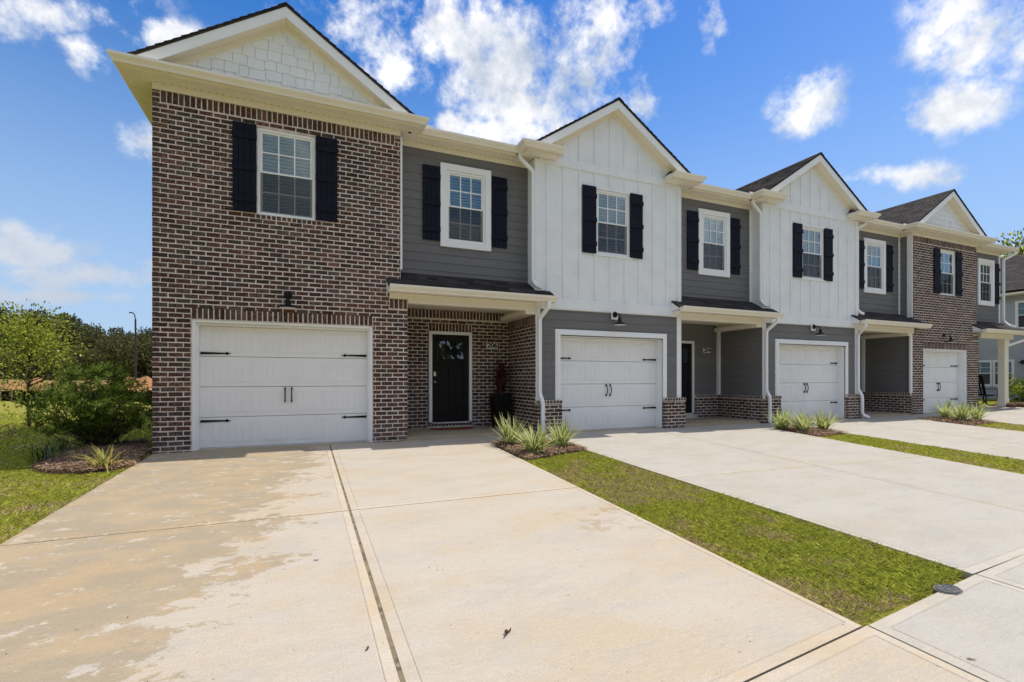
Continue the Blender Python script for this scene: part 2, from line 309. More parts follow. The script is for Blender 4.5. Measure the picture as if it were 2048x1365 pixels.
def ground_mat():
    m = mat('ground_lawn', (.22, .24, .035), .95, .05, var=[((.30, .25, .07), 1.4, .40, .65), ((.17, .18, .03), 9, .45, .7), ((.19, .12, .065), 22, .55, .68)], bump=(45, 1.0))
    nt = m.node_tree; N = nt.nodes.new; L = nt.links.new; p = nt.nodes['Principled BSDF']
    old = p.inputs['Base Color'].links[0].from_socket
    geo = N('ShaderNodeNewGeometry'); sp = N('ShaderNodeSeparateXYZ'); L(geo.outputs['Position'], sp.inputs[0])
    n = N('ShaderNodeTexNoise'); n.inputs['Scale'].default_value = .35; n.inputs['Detail'].default_value = 6; L(geo.outputs['Position'], n.inputs['Vector'])
    a = N('ShaderNodeMath'); a.operation = 'MULTIPLY_ADD'; L(n.outputs[0], a.inputs[0]); a.inputs[1].default_value = 8; L(sp.outputs[1], a.inputs[2])
    r = N('ShaderNodeMapRange'); r.inputs['From Min'].default_value = 27; r.inputs['From Max'].default_value = 29; L(a.outputs[0], r.inputs['Value'])
    n2 = N('ShaderNodeTexNoise'); n2.inputs['Scale'].default_value = .5; n2.inputs['Detail'].default_value = 8; L(geo.outputs['Position'], n2.inputs['Vector'])
    r2 = N('ShaderNodeMapRange'); r2.inputs['From Min'].default_value = .45; r2.inputs['From Max'].default_value = .58; L(n2.outputs[0], r2.inputs['Value'])
    x0 = N('ShaderNodeMix'); x0.data_type = 'RGBA'; L(r2.outputs[0], x0.inputs[0]); x0.inputs[6].default_value = (.27, .17, .085, 1); x0.inputs[7].default_value = (.15, .14, .04, 1)
    x = N('ShaderNodeMix'); x.data_type = 'RGBA'; L(r.outputs[0], x.inputs[0]); L(old, x.inputs[6]); L(x0.outputs[2], x.inputs[7]); L(x.outputs[2], p.inputs['Base Color'])
ground_mat()
mat('dirt_bank', (.34, .17, .075), .95, .05, var=[((.22, .12, .06), 1.5, .42, .6), ((.42, .26, .14), 5, .55, .7)], bump=(6, 1.0))

# ---------------------------------------------------------------- mesh helpers
W = {}          # world location of every built object
def wloc(o): return W.get(o.name, Vector((0, 0, 0))) if o else Vector((0, 0, 0))
def link(o, parent, world):
    C.objects.link(o); o.parent = parent
    o.location = Vector(world) - wloc(parent); W[o.name] = Vector(world); return o
class MB:
    def __init__(s): s.v = []; s.f = []; s.m = []
    def add(s, vs, fs, mi=0):
        b = len(s.v); s.v += [tuple(v) for v in vs]; s.f += [tuple(b + i for i in f) for f in fs]; s.m += [mi] * len(fs); return s
    def box(s, x0, x1, y0, y1, z0, z1, mi=0):
        return s.add([(x0, y0, z0), (x1, y0, z0), (x1, y1, z0), (x0, y1, z0), (x0, y0, z1), (x1, y0, z1), (x1, y1, z1), (x0, y1, z1)],
                     [(0, 3, 2, 1), (4, 5, 6, 7), (0, 1, 5, 4), (1, 2, 6, 5), (2, 3, 7, 6), (3, 0, 4, 7)], mi)
    def bbox(s, x0, x1, y0, y1, z0, z1, c=.006, mi=0):
        """box chamfered towards -Y (its street face)"""
        v = [(x0, y1, z0), (x1, y1, z0), (x1, y1, z1), (x0, y1, z1), (x0, y0 + c, z0), (x1, y0 + c, z0), (x1, y0 + c, z1), (x0, y0 + c, z1),
             (x0 + c, y0, z0 + c), (x1 - c, y0, z0 + c), (x1 - c, y0, z1 - c), (x0 + c, y0, z1 - c)]
        f = [(0, 1, 2, 3)] + [(i, 4 + i, 4 + (i + 1) % 4, (i + 1) % 4) for i in range(4)] + [(4 + i, 8 + i, 8 + (i + 1) % 4, 4 + (i + 1) % 4) for i in range(4)] + [(8, 11, 10, 9)]
        return s.add(v, f, mi)
    def prism(s, poly, d, mi=0):
        """poly: planar 3-D points; d: extrusion vector"""
        n = len(poly); d = Vector(d); a = [Vector(p) for p in poly]; b = [p + d for p in a]
        return s.add(a + b, [tuple(range(n))[::-1], tuple(range(n, 2 * n))] + [(i, (i + 1) % n, n + (i + 1) % n, n + i) for i in range(n)], mi)
    def tube(s, path, r, n=8, mi=0, rect=None, cap=True):
        P = [Vector(p) for p in path]; rings = []
        for i, p in enumerate(P):
            t = ((P[min(i + 1, len(P) - 1)] - P[max(i - 1, 0)])).normalized()
            ref = Vector((0, 1, 0)) if abs(t.y) < .9 else Vector((1, 0, 0))
            a = t.cross(ref).normalized(); b = a.cross(t).normalized(); rr = r[i] if isinstance(r, (list, tuple)) else r
            if rect:
                c = .25; w, h = rect
                pts = [(-w, -h + h * c), (-w + w * c, -h), (w - w * c, -h), (w, -h + h * c), (w, h - h * c), (w - w * c, h), (-w + w * c, h), (-w, h - h * c)]
                rings.append([p + a * x + b * y for x, y in pts])
            else: rings.append([p + a * math.cos(2 * math.pi * k / n) * rr + b * math.sin(2 * math.pi * k / n) * rr for k in range(n)])
        n = len(rings[0]); vs = [q for rg in rings for q in rg]
        fs = [(i * n + k, i * n + (k + 1) % n, (i + 1) * n + (k + 1) % n, (i + 1) * n + k) for i in range(len(P) - 1) for k in range(n)]
        if cap: fs += [tuple(range(n))[::-1], tuple(range((len(P) - 1) * n, len(P) * n))]
        return s.add(vs, fs, mi)
    def lathe(s, prof, c, n=20, axis='z', mi=0):
        """prof: (radius, height)"""
        vs = []
        for r, h in prof:
            for k in range(n):
                t = 2 * math.pi * k / n; x, y = r * math.cos(t), r * math.sin(t)
                vs.append((c[0] + x, c[1] + y, c[2] + h) if axis == 'z' else (c[0] + x, c[1] + h, c[2] + y))
        fs = [(i * n + k, i * n + (k + 1) % n, (i + 1) * n + (k + 1) % n, (i + 1) * n + k) for i in range(len(prof) - 1) for k in range(n)]
        fs += [tuple(range(n))[::-1], tuple(range((len(prof) - 1) * n, len(prof) * n))]
        return s.add(vs, fs, mi)
    def build(s, name, mats, parent=None, kind=None, smooth=False, origin=None):
        if not s.v: return None
        V = np.array(s.v, dtype=float)
        c = Vector(((V[:, 0].min() + V[:, 0].max()) / 2, (V[:, 1].min() + V[:, 1].max()) / 2, V[:, 2].min())) if origin is None else Vector(origin)
        me = bpy.data.meshes.new(name); me.from_pydata((V - np.array(c)).tolist(), [], s.f)
        for mn in ([mats] if isinstance(mats, str) else mats): me.materials.append(MATS[mn])
        me.polygons.foreach_set('material_index', s.m)
        if smooth: me.polygons.foreach_set('use_smooth', [True] * len(s.f))
        me.update(); o = bpy.data.objects.new(name, me); link(o, parent, c)
        if kind: o['kind'] = kind
        return o
def sweep(mb, path, prof, z, mi=0):
    """mitred sweep of prof (outward, up) along an XY path; outward = right-hand side"""
    P = [Vector((p[0], p[1])) for p in path]; n = len(prof); vs = []
    for i, p in enumerate(P):
        ns = []
        if i > 0: t = (p - P[i - 1]).normalized(); ns.append(Vector((t.y, -t.x)))
        if i < len(P) - 1: t = (P[i + 1] - p).normalized(); ns.append(Vector((t.y, -t.x)))
        if len(ns) == 2: m = (ns[0] + ns[1]); m = m / (1 + ns[0].dot(ns[1]))
        else: m = ns[0]
        vs += [(p.x + m.x * a, p.y + m.y * a, z + b) for a, b in prof]
    fs = [(i * n + k, (i + 1) * n + k, (i + 1) * n + (k + 1) % n, i * n + (k + 1) % n) for i in range(len(P) - 1) for k in range(n)]
    fs += [tuple(range(n)), tuple(range((len(P) - 1) * n, len(P) * n))[::-1]]
    mb.add(vs, fs, mi)
def thing(name, label, cat, loc=(0, 0, 0), group=None, rz=0):
    o = bpy.data.objects.new(name, None); C.objects.link(o); o.location = loc; o.rotation_euler = (0, 0, rz); W[o.name] = Vector(loc)
    o.empty_display_size = .2; return tag(o, label, cat, group)
def tag(o, label, cat, group=None, kind=None):
    o['label'] = label; o['category'] = cat
    if group: o['group'] = group
    if kind: o['kind'] = kind
    return o
def copy_tree(o, parent=None):
    c = o.copy(); C.objects.link(c); c.parent = parent
    for k in list(o.children): copy_tree(k, c)
    return c
def proj(p):
    c, s = math.cos(YAW), math.sin(YAW); x = p[0] - CAM[0]; y = p[1] - CAM[1]
    d = x * s + y * c
    return (1024 + 970 * (x * c - y * s) / d, 757 - 970 * (p[2] - CAM[2]) / d, d)
def clip_poly(poly, a, b, c):
    """keep a*x+b*y<=c"""
    out = []
    for i in range(len(poly)):
        p, q = poly[i], poly[(i + 1) % len(poly)]; dp = a * p[0] + b * p[1] - c; dq = a * q[0] + b * q[1] - c
        if dp <= 0: out.append(p)
        if (dp < 0 < dq) or (dq < 0 < dp):
            t = dp / (dp - dq); out.append((p[0] + (q[0] - p[0]) * t, p[1] + (q[1] - p[1]) * t))
    return out
def smooth01(x): x = min(1, max(0, x)); return x * x * (3 - 2 * x)

# ---------------------------------------------------------------- terrain
def gz(x, y):
    m = .033 + .0035 * min(4.5, max(0, x - 4.6))
    if y <= 0:
        z = y * m if y > -9 else -9 * m + (y + 9) * .008
    else:
        z = float(np.interp(y, [0, 3.85, 13.2, 20, 40, 80, 400], [0, .05, .10, .12, .5, 1.05, 1.2]))
    return z + .14 * smooth01((x - 16) / 9) * (1 if y > -6 else max(0, 1 + (y + 6) / 6))
def unproj_ground(u, v, dz=0):
    d = pix_dir(u, v); t0 = .5
    z = lambda t: CAM[2] + d.z * t - (gz(CAM[0] + d.x * t, CAM[1] + d.y * t) + dz)
    lo, hi = .5, 400
    for _ in range(60):
        mid = (lo + hi) / 2
        if z(mid) > 0: lo = mid
        else: hi = mid
    return (CAM[0] + d.x * lo, CAM[1] + d.y * lo)

xs = sorted(set([-1500, -800, -400, -200, -120, -80] + list(np.arange(-60, -12, 4)) + list(np.arange(-12, 30, 1.0)) + list(np.arange(30, 80, 6)) + [120, 250, 500, 900, 1500]))
ys = sorted(set([-1500, -600, -250, -100, -60, -40, -30, -24] + list(np.arange(-20, 14, 1.0)) + list(np.arange(14, 60, 3)) + [80, 120, 200, 300, 450, 800, 1500]))
g = MB(); nx = len(xs)
def ground_h(x, y):
    z = gz(x, y) - .03
    if y > 24: z += .10 * math.sin(x * .31 + y * .17) * min(1, (y - 24) / 10)
    if -11.3 < y < -1 and -6 < x < 40: z -= .03
    return z
g.v = [(x, y, ground_h(x, y)) for y in ys for x in xs]
g.f = [(j * nx + i, j * nx + i + 1, (j + 1) * nx + i + 1, (j + 1) * nx + i) for j in range(len(ys) - 1) for i in range(nx - 1)]; g.m = [0] * len(g.f)
tag(g.build('ground', 'ground_lawn', smooth=True), 'gently sloping lawn and bare soil around the townhouses', 'ground', kind='structure')

def slab_mesh(quad, n=6, mm=6, border=.075, sides=(1, 1, 1, 1), thick=.10, dz=0.0):
    """a cast slab with a smooth tooled border; quad a,b,c,d counter-clockwise; sides mark which edges carry the border"""
    A, B, D_, E_ = [Vector((p[0], p[1])) for p in quad]
    w = ((B - A).length + (D_ - E_).length) / 2; h = ((E_ - A).length + (D_ - B).length) / 2
    gv = .007
    def pt(s, t): p = A * (1 - s) * (1 - t) + B * s * (1 - t) + D_ * s * t + E_ * (1 - s) * t; return p
    ss = [0] + ([border / w, (border + gv) / w, (border + 2 * gv) / w] if sides[3] else []) + [i / n for i in range(1, n)] + ([1 - border / w, 1 - (border + gv) / w, 1 - (border + 2 * gv) / w] if sides[1] else []) + [1]
    ts = [0] + ([border / h, (border + gv) / h, (border + 2 * gv) / h] if sides[0] else []) + [i / mm for i in range(1, mm)] + ([1 - border / h, 1 - (border + gv) / h, 1 - (border + 2 * gv) / h] if sides[2] else []) + [1]
    ss = sorted(ss); ts = sorted(ts); mb = MB(); nn = len(ss)
    for t in ts:
        for s in ss:
            p = pt(s, t); ins = (sides[3] and s * w < border - 1e-6) or (sides[1] and (1 - s) * w < border - 1e-6) or (sides[0] and t * h < border - 1e-6) or (sides[2] and (1 - t) * h < border - 1e-6)
            e = .006 if (s in (0, 1) or t in (0, 1)) else 0
            q_ = border + gv; on = lambda x, l: abs(x * l - q_) < 1e-5 or abs((1 - x) * l - q_) < 1e-5
            inn = lambda x, l: q_ - 1e-5 < x * l < l - q_ + 1e-5
            if (on(s, w) and inn(t, h)) or (on(t, h) and inn(s, w)): e = .0045
            mb.v.append((p.x, p.y, gz(p.x, p.y) + dz - e))
    for j in range(len(ts) - 1):
        for i in range(nn - 1):
            sc, tc = (ss[i] + ss[i + 1]) / 2, (ts[j] + ts[j + 1]) / 2
            bd = (sides[3] and sc * w < border) or (sides[1] and (1 - sc) * w < border) or (sides[0] and tc * h < border) or (sides[2] and (1 - tc) * h < border)
            mb.f.append((j * nn + i, j * nn + i + 1, (j + 1) * nn + i + 1, (j + 1) * nn + i)); mb.m.append(1 if bd else 0)
    top = len(mb.v); loop = [i for i in range(nn)] + [j * nn + nn - 1 for j in range(1, len(ts))] + [(len(ts) - 1) * nn + i for i in range(nn - 2, -1, -1)] + [j * nn for j in range(len(ts) - 2, 0, -1)]
    for k in loop: x, y, z = mb.v[k]; mb.v.append((x, y, z - thick))
    for k in range(len(loop)): a, b = loop[k], loop[(k + 1) % len(loop)]; mb.f.append((a, top + k, top + (k + 1) % len(loop), b)); mb.m.append(1)
    return mb
def bed_mesh(quad, dz):
    mb = MB(); A, B, D_, E_ = [Vector((p[0], p[1])) for p in quad]; n = 10
    for j in range(n + 1):
        for i in range(n + 1):
            s, t = i / n, j / n; p = A * (1 - s) * (1 - t) + B * s * (1 - t) + D_ * s * t + E_ * (1 - s) * t; mb.v.append((p.x, p.y, gz(p.x, p.y) + dz))
    mb.f = [(j * (n + 1) + i, j * (n + 1) + i + 1, (j + 1) * (n + 1) + i + 1, (j + 1) * (n + 1) + i) for j in range(n) for i in range(n)]; mb.m = [0] * len(mb.f); return mb
def lerp2(a, b, t): return (a[0] + (b[0] - a[0]) * t, a[1] + (b[1] - a[1]) * t)
def walk_y(x): return -7.64 + .10 * (x - 3.04) if x < 9 else -7.04      # house-side edge of the sidewalk, slightly askew

def driveway(label, left_top, left_bot, right_top, right_bot, mid_top, mid_bot, ymid, m, joint=.016):
    """bays left and right of a lengthwise joint, front and back of a cross joint, as separate slabs over a filled joint bed"""
    L_ = lambda y: lerp2(left_top, left_bot, (y - left_top[1]) / (left_bot[1] - left_top[1]))
    M_ = lambda y: lerp2(mid_top, mid_bot, (y - mid_top[1]) / (mid_bot[1] - mid_top[1]))
    R_ = lambda y: lerp2(right_top, right_bot, (y - right_top[1]) / (right_bot[1] - right_top[1]))
    ytop = left_top[1]; g_ = joint / 2
    q = [left_bot, right_bot, right_top, left_top]
    d = bed_mesh(q, -.008).build('driveway', 'joint_fill'); tag(d, label, 'driveway', kind='structure')
    for a, b in ((L_, M_), (M_, R_)):
        sl = 0 if a is L_ else g_; sr = 0 if b is R_ else g_
        for y0, y1 in ((None, ymid - g_ * .7), (ymid + g_ * .7, ytop)):
            def e(f, y, bot, s): p = bot if y is None else f(y); return (p[0] + s, p[1])
            ba = left_bot if a is L_ else mid_bot; bb = mid_bot if b is M_ else right_bot
            quad = [e(a, y0, ba, sl), e(b, y0, bb, -sr), e(b, y1, None, -sr), e(a, y1, None, sl)]
            slab_mesh(quad, 8, 8, .06).build('slab', [m, 'concrete_edge_warm' if m == 'concrete_warm' else 'concrete_edge'], d, smooth=False)
    return d

d1_l, d1_r, d1_m = ((-2.27, 0.0), (-2.33, walk_y(-2.33))), ((3.24, 0.0), (3.04, walk_y(3.04))), ((.40, 0.0), (.43, walk_y(.43)))
driveway('stained tan concrete driveway in front of the brick end house', d1_l[0], d1_l[1], d1_r[0], d1_r[1], d1_m[0], d1_m[1], -4.24, 'concrete_warm', .026)
p2a, p2b = unproj_ground(1622.4, 871.1), unproj_ground(2048, 948.5)
p3a, p3b = unproj_ground(1697, 867), unproj_ground(2048, 920)
pm = unproj_ground(2048, 1022)
ext = lambda a, b, y: lerp2(a, b, (y - a[1]) / (b[1] - a[1]))
YB = -7.02
d2_r = (ext(p2a, p2b, 0), ext(p2a, p2b, YB)); d3_l = (ext(p3a, p3b, 0), ext(p3a, p3b, YB))
d2_m = ((7.6, 0.0), ext((7.58, -.4), pm, walk_y(7.16)))
driveway('pale grey concrete driveway in front of house 204', (4.63, 0.0), (4.60, walk_y(4.6)), d2_r[0], d2_r[1], d2_m[0], d2_m[1], -4.24, 'concrete_grey')
driveway('pale concrete driveway in front of the third house', d3_l[0], d3_l[1], (17.2, 0.0), (16.6, YB), (14.4, 0.0), (14.1, YB), -4.24, 'concrete_grey')
driveway('pale concrete driveway in front of the far brick house', (18.7, 0.0), (18.5, YB), (24.6, 0.0), (24.4, YB), (21.6, 0.0), (21.5, YB), -4.24, 'concrete_grey')
# sidewalk and road
sw = bed_mesh([(-14, walk_y(-14) - 1.6), (30, -8.6), (30, -7.04), (-14, walk_y(-14))], -.009).build('sidewalk', 'joint_fill'); tag(sw, 'concrete sidewalk along the foot of the driveways', 'sidewalk', kind='structure')
jx = [-14, -11, -8, -5, -2.33, .43, 3.08, 4.62, 7.3, 9.3, 12, 15, 18, 21, 24, 27, 30]
for a, b in zip(jx, jx[1:]):
    a_, b_ = a + .008, b - .008
    slab_mesh([(a_, walk_y(a) - 1.55), (b_, walk_y(b) - 1.55), (b_, walk_y(b) - .014), (a_, walk_y(a) - .014)], 5, 4).build('slab', ['concrete_warm' if b < 3.2 else 'concrete_grey', 'concrete_edge_warm' if b < 3.2 else 'concrete_edge'], sw)
kb = MB(); kb.prism([(-60, -9.9, -.33), (-60, -10.1, -.33), (-60, -10.1, -.55), (-60, -9.9, -.55)], (120, 0, 0)); tag(kb.build('kerb', 'concrete_grey'), 'concrete kerb between sidewalk and road', 'kerb', kind='structure')
rd = MB(); rd.add([(-60, -18, -.44), (60, -18, -.44), (60, -10.1, -.44), (-60, -10.1, -.44)], [(0, 1, 2, 3)]); tag(rd.build('road', 'road_paving'), 'pale paved road across the sidewalk', 'road', kind='structure')
wk = bed_mesh([(3.2, -1.2), (18.7, -1.2), (18.7, 0), (3.2, 0)], -.045).build('walkway', 'gravel_bed'); tag(wk, 'concrete walkway slabs before the porches', 'walkway', kind='structure')
for a0, a1, b0, b1 in ((3.256, 3.19, 4.614, 4.614), (d2_r[0][0] + .016, ext(p2a, p2b, -1.1)[0] + .016, d3_l[0][0] - .016, ext(p3a, p3b, -1.1)[0] - .016), (17.216, 17.13, 18.684, 18.66)):
    slab_mesh([(a1, -1.1), (b1, -1.1), (b0, 0), (a0, 0)], 4, 4, .06).build('slab', ['concrete_grey', 'concrete_edge'], wk)
# utility box lid at the lawn corner
ucx, ucy = unproj_ground(1896, 1179); lid = thing('utility_cover', 'dark oval utility box lid at the corner of lawn and sidewalk', 'utility cover', (ucx, ucy, gz(ucx, ucy)))
def oval(mb, rx, ry, z0, z1, c, n=28, ca=R(5)):
    P = [(c[0] + rx * math.cos(2 * math.pi * k / n) * math.cos(ca) - ry * math.sin(2 * math.pi * k / n) * math.sin(ca), c[1] + rx * math.cos(2 * math.pi * k / n) * math.sin(ca) + ry * math.sin(2 * math.pi * k / n) * math.cos(ca)) for k in range(n)]
    mb.prism([(x, y, z0) for x, y in P], (0, 0, z1 - z0))
zz = gz(ucx, ucy) - .008; mb = MB(); oval(mb, .102, .074, zz - .05, zz + .008, (ucx, ucy)); mb.build('rim', 'iron', lid)
mb = MB(); oval(mb, .092, .065, zz + .008, zz + .014, (ucx, ucy)); mb.build('lid', 'iron', lid)
mb = MB()
for rr_ in (.025, .055, .083):
    P = [(ucx + rr_ * math.cos(2 * math.pi * k / 20), ucy + rr_ * .70 * math.sin(2 * math.pi * k / 20), zz + .015) for k in range(21)]; mb.tube(P, .004, 5, cap=False)
for k in range(12):
    a = 2 * math.pi * k / 12 + (.26 if k % 2 else 0); mb.tube([(ucx + q * math.cos(a), ucy + q * .70 * math.sin(a), zz + .015) for q in (.028, .052)] if k % 2 else [(ucx + q * math.cos(a), ucy + q * .70 * math.sin(a), zz + .015) for q in (.057, .081)], .0045, 5)
mb.build('tread', 'iron', lid, kind='stuff')

# ---------------------------------------------------------------- brickwork
H_ = .081; PITCH = .212
BRICK_MESH = {}
def brick_mesh(kind, i):
    key = (kind, i)
    if key not in BRICK_MESH:
        r = random.Random(hash(kind) % 1000 + i * 17 + 3); w, h = {'s': (.201, .0695), 'v': (.069, .198), 'r': (.069, .078)}[kind]; c = .0045; d = .08
        v = []
        for (n, cc) in ((d, 0), (c, 0), (0, c)):
            for sx, sz in ((-1, -1), (1, -1), (1, 1), (-1, 1)):
                j = lambda a: r.uniform(-a, a)
                v.append((sx * (w / 2 - cc) + j(.0042), n + (j(.0015) if n == 0 else 0), sz * (h / 2 - cc) + j(.0034)))
        f = [(i_, 4 + i_, 4 + (i_ + 1) % 4, (i_ + 1) % 4) for i_ in range(4)] + [(4 + i_, 8 + i_, 8 + (i_ + 1) % 4, 4 + (i_ + 1) % 4) for i_ in range(4)] + [(8, 11, 10, 9)]
        f = [t[::-1] for t in f]
        me = bpy.data.meshes.new('brick'); me.from_pydata(v, [], f); me.materials.append(MATS['brick']); me.update()
        BRICK_MESH[key] = (me, v, f, w, h)
    return BRICK_MESH[key]
def cut(segs, a, b):
    out = []
    for s, e in segs:
        if b <= s or a >= e: out.append((s, e)); continue
        if a > s: out.append((s, a))
        if b < e: out.append((b, e))
    return out
def lp(o, u, n, s, z, d=0):  # local wall point: s along u, z up, d outward
    return (o[0] + u[0] * s + n[0] * d, o[1] + u[1] * s + n[1] * d, z)
def mortar_box(mb, o, u, n, s0, s1, z0, z1, d0, d1):
    P = [lp(o, u, n, s, z, d) for d in (d0, d1) for s, z in ((s0, z0), (s1, z0), (s1, z1), (s0, z1))]
    mb.add(P, [(0, 1, 2, 3), (7, 6, 5, 4), (0, 4, 5, 1), (1, 5, 6, 2), (2, 6, 7, 3), (3, 7, 4, 0)])
def rects_minus(rect, holes):
    s0, s1, z0, z1 = rect
    ss = sorted(set([s0, s1] + [min(max(h[i], s0), s1) for h in holes for i in (0, 1)])); zs = sorted(set([z0, z1] + [min(max(h[i], z0), z1) for h in holes for i in (2, 3)]))
    for za, zb in zip(zs, zs[1:]):
        run = None
        for sa, sb in zip(ss, ss[1:]):
            c = ((sa + sb) / 2, (za + zb) / 2); solid = not any(h[0] < c[0] < h[1] and h[2] < c[1] < h[3] for h in holes)
            if solid: run = (run[0], sb) if run else (sa, sb)
            if (not solid or sb == ss[-1]) and run: yield (run[0], run[1], za, zb); run = None
def brick_wall(house, store, o, u, n, rect, holes=(), soldiers=(), rowlocks=(), thick=.09, name='brick_wall', phase=0.0):
    """mortar body plus a list of bricks (kind, centre, half sizes) appended to store"""
    mb = MB()
    for r in rects_minus(rect, holes): mortar_box(mb, o, u, n, *r, -.0025 - thick, -.0025)
    wall = mb.build(name, 'mortar', house)
    s0, s1, z0, z1 = rect; z = z0; row = 0
    while z < z1 - .02:
        zt = min(z + H_, z1); zc = (z + zt) / 2; segs = [(s0, s1)]
        for h in list(holes) + list(soldiers) + list(rowlocks):
            if h[2] < zc < h[3]: segs = cut(segs, h[0], h[1])
        for a, b in segs:
            k = math.floor((a - s0 - phase) / PITCH) - 1
            while True:
                p = s0 + phase + k * PITCH + (row % 2) * PITCH / 2; k += 1
                if p >= b: break
                x0, x1 = max(a, p), min(b, p + PITCH)
                if x1 - x0 < .035: continue
                e0 = .0095 if x0 <= s0 + 1e-6 else 0; e1 = .0095 if x1 >= s1 - 1e-6 else 0
                store.append((wall, 's', o, u, n, (x0 + x1 + e1 - e0) / 2, zc, x1 - x0 - .0135 + e0 + e1 + random.uniform(-.003, .003), zt - z - .0145 + random.uniform(-.0025, .0025)))
        z += H_; row += 1
    for bands, kd in ((soldiers, 'v'), (rowlocks, 'r')):
        for a, b, c, d in bands:
            m = max(1, round((b - a) / H_)); w = (b - a) / m
            for k in range(m): store.append((wall, kd, o, u, n, a + (k + .5) * w, (c + d) / 2, w - .0145, d - c - .012))
    return wall
def finish_bricks(house, store, limit=300, individual=True):
    """the bricks that show largest become objects, the rest one joined mesh"""
    def area(b):
        _, kd, o, u, n, s, z, w, h = b
        P = [proj(lp(o, u, n, s + a * w / 2, z + c * h / 2)) for a, c in ((-1, -1), (1, -1), (1, 1), (-1, 1))]
        if min(p[2] for p in P) < .2: return 0
        c = lp(o, u, n, s, z)
        if (CAM[0] - c[0]) * n[0] + (CAM[1] - c[1]) * n[1] <= 0: return 0
        m = proj(c)
        if not (0 < m[0] < 2048 and 0 < m[1] < 1365) or c[2] < gz(c[0], c[1]): return 0
        return abs(sum(P[i][0] * P[(i + 1) % 4][1] - P[(i + 1) % 4][0] * P[i][1] for i in range(4))) / 2
    order = sorted(store, key=area, reverse=True); singles = [b for b in order[:limit] if area(b) > 0] if individual else []
    ids = set(map(id, singles)); rest = MB()
    for b in store:
        wall, kd, o, u, n, s, z, w, h = b; i = random.randrange(6); me, v, f, bw, bh = brick_mesh(kd, i)
        ang = math.atan2(n[0], -n[1]); out = random.uniform(-.0012, .0022); c = Vector(lp(o, u, n, s, z, out))
        if id(b) in ids:
            ob = bpy.data.objects.new('brick', me); link(ob, wall, c); ob.rotation_euler = (0, 0, ang); ob.scale = (w / bw, 1, h / bh)
        else:
            ca, sa = math.cos(ang), math.sin(ang)
            rest.add([(c.x + ca * x * w / bw - sa * y, c.y + sa * x * w / bw + ca * y, c.z + q * h / bh) for x, y, q in v], f)
    rest.build('brick_courses', 'brick', house, kind='stuff')

# ---------------------------------------------------------------- siding, trim, openings
EXPO = .178
def siding_wall(house, o, u, n, rect, holes=(), m='grey_siding', name='siding_wall', individual=True, base=None):
    mb = MB()
    for r in rects_minus(rect, holes): mortar_box(mb, o, u, n, *r, -.06, 0)
    wall = mb.build(name, m, house); s0, s1, z0, z1 = rect; z = z0 if base is None else base; allb = MB()
    while z < z1 - .01:
        za, zt = max(z, z0), min(z + EXPO, z1); zc = (za + zt) / 2; segs = [(s0, s1)]
        if zt - za > .015:
            for h in holes:
                if h[2] < zc < h[3]: segs = cut(segs, h[0], h[1])
            for a, b in segs:
                if b - a < .02: continue
                bd = MB() if individual else allb; e = random.uniform(-.0008, .0008)
                P = [lp(o, u, n, a + .001, za, .001), lp(o, u, n, b - .001, za, .001), lp(o, u, n, b - .001, zt + .008, .001), lp(o, u, n, a + .001, zt + .008, .001),
                     lp(o, u, n, a + .001, za, .017 + e), lp(o, u, n, b - .001, za, .017 + e), lp(o, u, n, b - .001, zt + .008, .006), lp(o, u, n, a + .001, zt + .008, .006)]
                bd.add(P, [(3, 2, 1, 0), (4, 5, 6, 7), (0, 1, 5, 4), (1, 2, 6, 5), (2, 3, 7, 6), (3, 0, 4, 7)])
                if individual: bd.build('siding_board', m, wall)
        z += EXPO
    if not individual: allb.build('siding_board', m, wall, kind='stuff')
    return wall
def part_box(house, name, m, x0, x1, y0, y1, z0, z1, c=.005):
    return MB().bbox(x0, x1, y0, y1, z0, z1, c).build(name, m, house)
def frame_ring(mb, x0, x1, z0, z1, w, y0, y1, wb=None, mi=0):
    wb = w if wb is None else wb
    mb.bbox(x0, x0 + w, y0, y1, z0, z1, .004, mi); mb.bbox(x1 - w, x1, y0, y1, z0, z1, .004, mi)
    mb.bbox(x0 + w, x1 - w, y0, y1, z1 - w, z1, .004, mi); mb.bbox(x0 + w, x1 - w, y0, y1, z0, z0 + wb, .004, mi)
